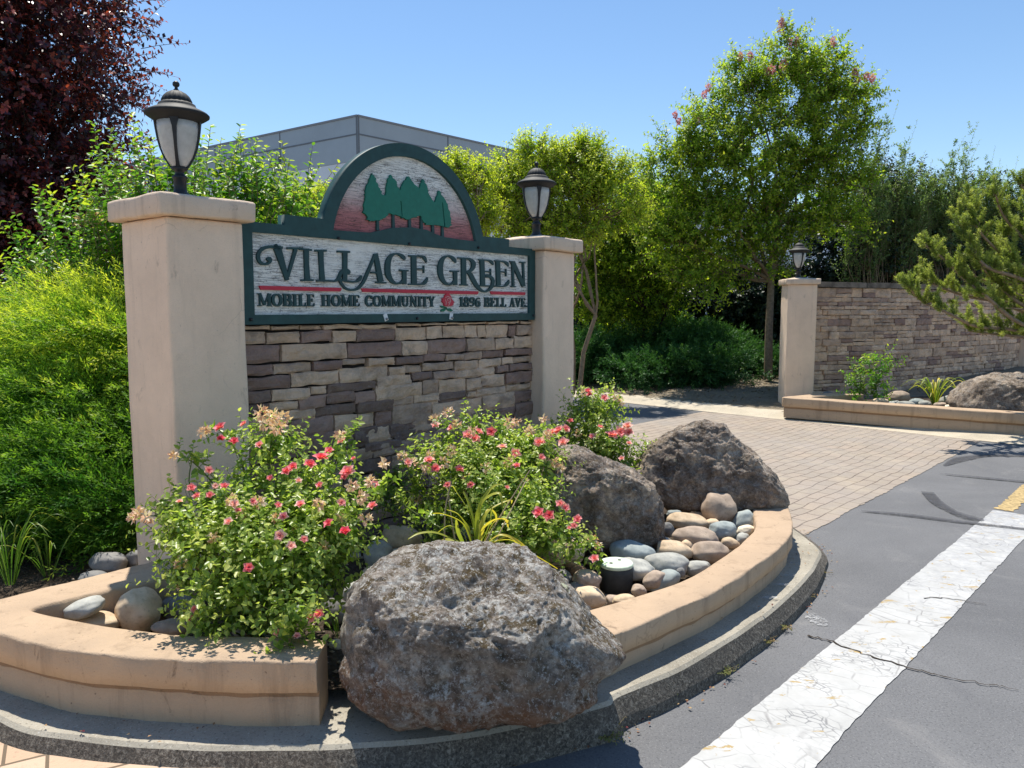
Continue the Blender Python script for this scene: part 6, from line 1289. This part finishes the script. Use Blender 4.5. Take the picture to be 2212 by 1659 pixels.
rose('rear rose bush behind the two dark boulders beside the right sign pillar', (1.0, 5.55, .2),
     bp([(1290, 960, 70, 60, 5.4), (1350, 985, 55, 30, 5.3), (1265, 900, 45, 50, 5.6), (1310, 890, 35, 40, 5.5), (1230, 940, 45, 50, 5.6), (1300, 1000, 70, 30, 5.4), (1275, 860, 25, 30, 5.5)]), 430,
     [(5.4, [(1290, 1000), (1270, 900), (1265, 835)], 14), (5.4, [(1290, 980), (1310, 900), (1330, 860), (1345, 880)], 14), (5.3, [(1300, 990), (1370, 960), (1395, 985)], 10)],
     fx([(1640, 75, 30, .4, 1.4), (1650, 105, 26, .5, 1.4), (1770, 130, 34, .55, 1.4), (1830, 420, 50, .6, 1.3), (1900, 400, 50, .6, 1.3), (1950, 350, 46, .8, 1.3), (1960, 400, 44, .7, 1.3), (1500, 310, 26, .4, 1.5), (1740, 360, 30, .6, 1.4), (1965, 490, 24, .7, 1.3), (1905, 610, 26, .8, 1.2), (1670, 435, 26, .6, 1.3)], 4.0, R2X),
     fd([(1330, 858, 10), (1342, 868, 10), (1260, 850, 9), (1290, 940, 10), (1250, 935, 12), (1320, 965, 10)], 5.4), ln=.2)
# thin young growth and leaves at the foot of the stone wall
sp = thing('wall_seedling', 'small green volunteer plant at the foot of the stone wall between the roses', 'plant', (-.5, 4.6, .2)); cl = Cloud(); bl = Cloud()
P, O, r = blob_pts(bp([(850, 1040, 40, 30, 4.6), (840, 1080, 30, 30, 4.4)]), 60, .2); shoots(cl, P, nrm(O + np.array([0, 0, .6])), rng.uniform(.08, .16, len(P)), 9, .035, .022, (0, 0, -.1), .9, 6, .1, .15, (.3, .2), .3, tw=bl); limbs(bl, np.array([-.5, 4.6, .2]), P[::6], .004, .002); cl.obj('foliage', L_ROSE, sp); bl.obj('stems', STEM, sp)

# --- strappy plants
def strap(label, base, blades, m, wd=.012, name='daylily_plant', cat='plant', stalks=()):
    """blades: list of 3D polylines"""
    t = thing(name, label, cat, base); cl = Cloud()
    for bl_, tn, w_ in blades:
        C = catmull([list(p) for p in bl_], 6); n = len(C); T = nrm(np.gradient(C, axis=0)); S = nrm(np.cross(T, np.array([0, 0, 1.]) + rng.normal(0, .3, 3))); ws = w_ * np.sin(np.linspace(.35, math.pi, n)) ** .6 * .5; dn = np.cross(S, T) * w_ * .18
        V = np.concatenate([C + S * ws[:, None], C - dn * 1, C - S * ws[:, None]]); i = np.arange(n - 1)
        Fc = np.concatenate([np.stack([i, i + 1, i + 1 + n, i + n], 1), np.stack([i + n, i + n + 1, i + 1 + 2 * n, i + 2 * n], 1)]); cl.add(V, Fc, np.clip(tn + np.tile(np.linspace(-.1, .25, n - 1), 2), 0, 1))
    cl.obj('blades', m, t)
    for st in stalks:
        s_ = Cloud(); C = catmull([list(p) for p in st], 4); V, Fc = tubes(C[None], np.linspace(.004, .002, len(C))[None], 5); s_.add(V, Fc, .5); s_.obj('dry_stalk', STRAW, t)
    return t
STRAW = m_flat('dry_straw', (.42, .33, .20), .8, .1)
def arc(px, Y0, Y1): return [atY(x, y, Y0 + (Y1 - Y0) * i / (len(px) - 1)) for i, (x, y) in enumerate(px)]
bs = [([(1035, 1180), (1030, 1120), (1045, 1080), (1078, 1065), (1085, 1095)], .35), ([(1030, 1180), (1015, 1110), (985, 1060), (978, 1050)], .35), ([(1040, 1180), (1050, 1110), (1100, 1080), (1105, 1088)], .5), ([(1020, 1180), (1000, 1130), (960, 1110), (935, 1108)], .5), ([(1045, 1180), (1080, 1155), (1120, 1170), (1160, 1208)], .75), ([(1045, 1178), (1100, 1165), (1150, 1195), (1205, 1228)], .65),
      ([(1025, 1180), (1040, 1130), (1055, 1100), (1070, 1110), (1072, 1130)], .6), ([(1010, 1180), (1000, 1150), (970, 1135), (945, 1150)], .3), ([(1015, 1182), (980, 1165), (940, 1150), (905, 1152), (880, 1165)], .3), ([(1040, 1182), (1065, 1130), (1090, 1120), (1098, 1140)], .7), ([(1030, 1182), (1022, 1120), (1010, 1080), (1000, 1060)], .2), ([(1035, 1182), (1045, 1140), (1075, 1120), (1100, 1125)], .8), ([(1005, 1182), (990, 1150), (985, 1120)], .2), ([(1050, 1182), (1090, 1160), (1110, 1165), (1120, 1185)], .85),
      ([(1028, 1182), (1035, 1100), (1060, 1055), (1082, 1045)], .3), ([(1020, 1182), (1010, 1140), (990, 1110), (965, 1100)], .4), ([(1000, 1182), (985, 1170), (960, 1165), (935, 1178)], .35), ([(1030, 1182), (1050, 1150), (1060, 1120), (1062, 1090)], .15)]
strap('yellowing daylily clump arching up behind the lichen boulder', tuple(at(1030, 1200, .2)), [(arc(p, 3.25, 3.25 + rng.uniform(-.22, .2)), tn, rng.uniform(.012, .02)) for p, tn in bs], L_DAY, stalks=[arc([(1040, 1185), (1090, 1100), (1145, 1015)], 3.3, 3.4), arc([(960, 1180), (962, 1100), (975, 1040)], 3.3, 3.35), arc([(985, 1180), (975, 1120), (968, 1060)], 3.3, 3.35), arc([(1060, 1190), (1110, 1090), (1135, 1040)], 3.3, 3.5)])
def clump(px, py, z, n, h, sprd, label, m, w_, tn, name='grass_clump', cat='grass'):
    b0 = at(px, py, z); B = []
    for i in range(n):
        a = rng.uniform(0, 6.28); l = h * rng.uniform(.5, 1.1); o = Vector((math.cos(a), math.sin(a), 0)); s_ = sprd * rng.uniform(.3, 1); p0 = b0 + o * .02
        B.append(([p0, p0 + o * s_ * l * .35 + Vector((0, 0, l * .55)), p0 + o * s_ * l * .8 + Vector((0, 0, l * .85)), p0 + o * s_ * l * 1.25 + Vector((0, 0, l * (1 - .5 * s_)))], min(1, max(0, tn + rng.normal(0, .25))), w_ * rng.uniform(.6, 1.2)))
    return strap(label, tuple(b0), B, m, name=name, cat=cat)
clump(22, 1262, .2, 30, .40, .7, 'tall green grass clump at the left edge beside the planter wall', L_GRASS, .007, .15)
clump(-5, 1240, .2, 22, .5, .8, 'grass tuft cut by the left edge of the view', L_GRASS, .007, .1)
clump(105, 1245, .2, 14, .26, .9, 'short sparse grass tuft under the golden juniper', L_GRASS, .008, .3)
clump(*Z4(1520, 1350), .24, 44, .42, .9, 'small yellow green strappy plant in the far planter', L_DAY, .022, .25, 'daylily_plant', 'plant')
clump(735, 1375, .18, 14, .10, .9, 'tiny weed in the gap between the cut wall end and the lichen boulder', L_GRASS, .006, .3, 'weed', 'weed')
# small shrub in the far planter
fs = thing('young_shrub', 'young leafy shrub in front of the distant stone wall', 'shrub', (atY(1875, 850, 11.3).x, 11.3, .3)); cl = Cloud(); bl = Cloud()
T1 = [atY(x, y, 11.3) for x, y in [(1938, 735), (1885, 765), (1860, 775), (1832, 770), (1905, 800), (1845, 810), (1925, 790), (1815, 800), (1870, 800), (1895, 780), (1930, 815), (1850, 790)]]; T1 = np.array([list(p) for p in T1]); b0 = np.array(list(fs.location)); B1 = np.repeat(b0[None] + np.array([0, 0, .05]), len(T1), 0); B1[:, 0] += rng.uniform(-.15, .15, len(T1))
shoots(cl, B1, T1 - B1, np.linalg.norm(T1 - B1, axis=1), 26, .07, .034, (0, 0, 0), .85, 6, .15, .2, (.5, .3), .4, tw=bl, twr=.006)
P, O, r = blob_pts([(b0[0], b0[1] - .05, .5, .3, .25, .25), (b0[0] + .1, b0[1], .75, .25, .2, .2)], 70, .3); shoots(cl, P, nrm(O + np.array([0, 0, .5])), rng.uniform(.1, .25, len(P)), 9, .075, .036, (0, 0, -.1), .9, 6, .1, .15, (.4, .25), .3, tw=bl)
cl.obj('foliage', L_MYRT, fs); bl.obj('stems', STEM, fs)
# kerbside weeds
L_WEED = leaf_mat('weed_leaf', (.12, .15, .04), (.22, .24, .07), (.40, .26, .12), .6, .25, 1.3, .2)
def weed(px, py, z, rad, h, n, label, tn=.4):
    c = at(px, py, z); t = thing('kerb_weed', label, 'weed', tuple(c), 0, 'weeds along the kerb'); cl = Cloud(); a = rng.uniform(0, 6.28, n); d = np.stack([np.cos(a), np.sin(a) * .6, rng.uniform(.05, .5, n)], 1); B = np.repeat(np.array(list(c))[None], n, 0) + rng.normal(0, .012, (n, 3)) * np.array([1, 1, 0])
    bl = Cloud(); shoots(cl, B, d * np.array([1, 1, h]), rng.uniform(.3, 1, n) * rad, 12, .011, .008, (0, 0, -.1), .9, 4, .1, .1, (tn, .3), .2, tw=bl, twr=.0008); cl.obj('leaves', L_WEED, t); bl.obj('stems', STRAW, t)
weed(560, 1642, .03, .13, 1.0, 34, 'sprawling green weed at the kerb below the cut wall end', .3); weed(640, 1648, .02, .12, 1.0, 30, 'flat weed beside the shadow of the lichen boulder', .35)
weed(1565, 1455, .02, .09, 3.0, 16, 'upright weed growing against the curved kerb face', .35); weed(1448, 1508, .02, .05, 1.5, 12, 'small weed at the kerb near the lichen boulder shadow', .3); weed(1650, 1385, .02, .06, 1.0, 14, 'reddish weed where the long crack meets the kerb', .8)
weed(1690, 1355, .02, .07, 1.0, 18, 'dry reddish weed patch beside the white paint spill on the kerb', .75); weed(1745, 1290, .02, .06, 1.0, 14, 'dry weeds strung along the bend of the kerb', .9); weed(1775, 1235, .02, .05, 1.0, 12, 'brown weeds in the kerb joint near the bricks', .95); weed(1310, 1590, .02, .12, 1.0, 26, 'pale weed in the shade right of the lichen boulder', .2)
weed(200, 1618, .05, .06, .8, 14, 'yellowish weed between the sidewalk pavers at lower left', .5); weed(60, 1610, .05, .06, .8, 12, 'weed in the paver joint near the left edge', .6); weed(800, 1648, .02, .06, 1.2, 10, 'weed sprouting from the kerb in front of the lichen boulder', .2)
# fallen petals and leaves
lt = Cloud(); n = 190; P = []
while len(P) < n:
    i = rng.integers(40, len(KC) - 40); p = KC[i] + NO[i] * rng.choice([rng.uniform(.045, .10), rng.uniform(-.16, 0)], p=[.7, .3]); P.append((p[0], p[1], .012 if np.dot(p - KC[i], NO[i]) > 0.04 else kerb_z(i) + .014))
P = np.array(P); A = nrm(rng.normal(0, 1, P.shape) * np.array([1, 1, .2])); V, Fc = leaves(P, A, np.tile([0, 0, 1.], (n, 1)) + rng.normal(0, .3, P.shape), .016, .010, 4, .1); lt.add(V, Fc, U3(n))
tm = thing  # noqa
o = link('fallen_leaves', mesh_np('fl', np.concatenate(lt.V), np.concatenate(lt.F), np.concatenate(lt.T)), leaf_mat('litter', (.10, .02, .03), (.30, .16, .08), (.45, .34, .18), .8, .1, 1, .1)); tag(o, 'fallen petals and dry leaves scattered along the kerb', 'leaf litter', kind='stuff')
lt = Cloud(); n = 1500; P = np.stack([rng.uniform(1.0, 7.0, n), rng.uniform(12.4, 16.5, n)], 1); P = P[[in_poly(p[0], p[1], poly) for p in P]]; P = np.array([(p[0], p[1], dirt_z(*p) + .01) for p in P]); n = len(P)
V, Fc = leaves(P, nrm(rng.normal(0, 1, P.shape) * np.array([1, 1, .2])), np.tile([0, 0, 1.], (n, 1)) + rng.normal(0, .4, P.shape), .05, .028, 4, .1)
o = link('bank_leaves', mesh_np('bl', V, Fc, U3(n)), leaf_mat('bank_litter', (.14, .09, .05), (.30, .22, .13), (.45, .37, .24), .8, .1, 1, .1)); tag(o, 'dry leaf litter on the dirt bank under the crape myrtle', 'leaf litter', kind='stuff')
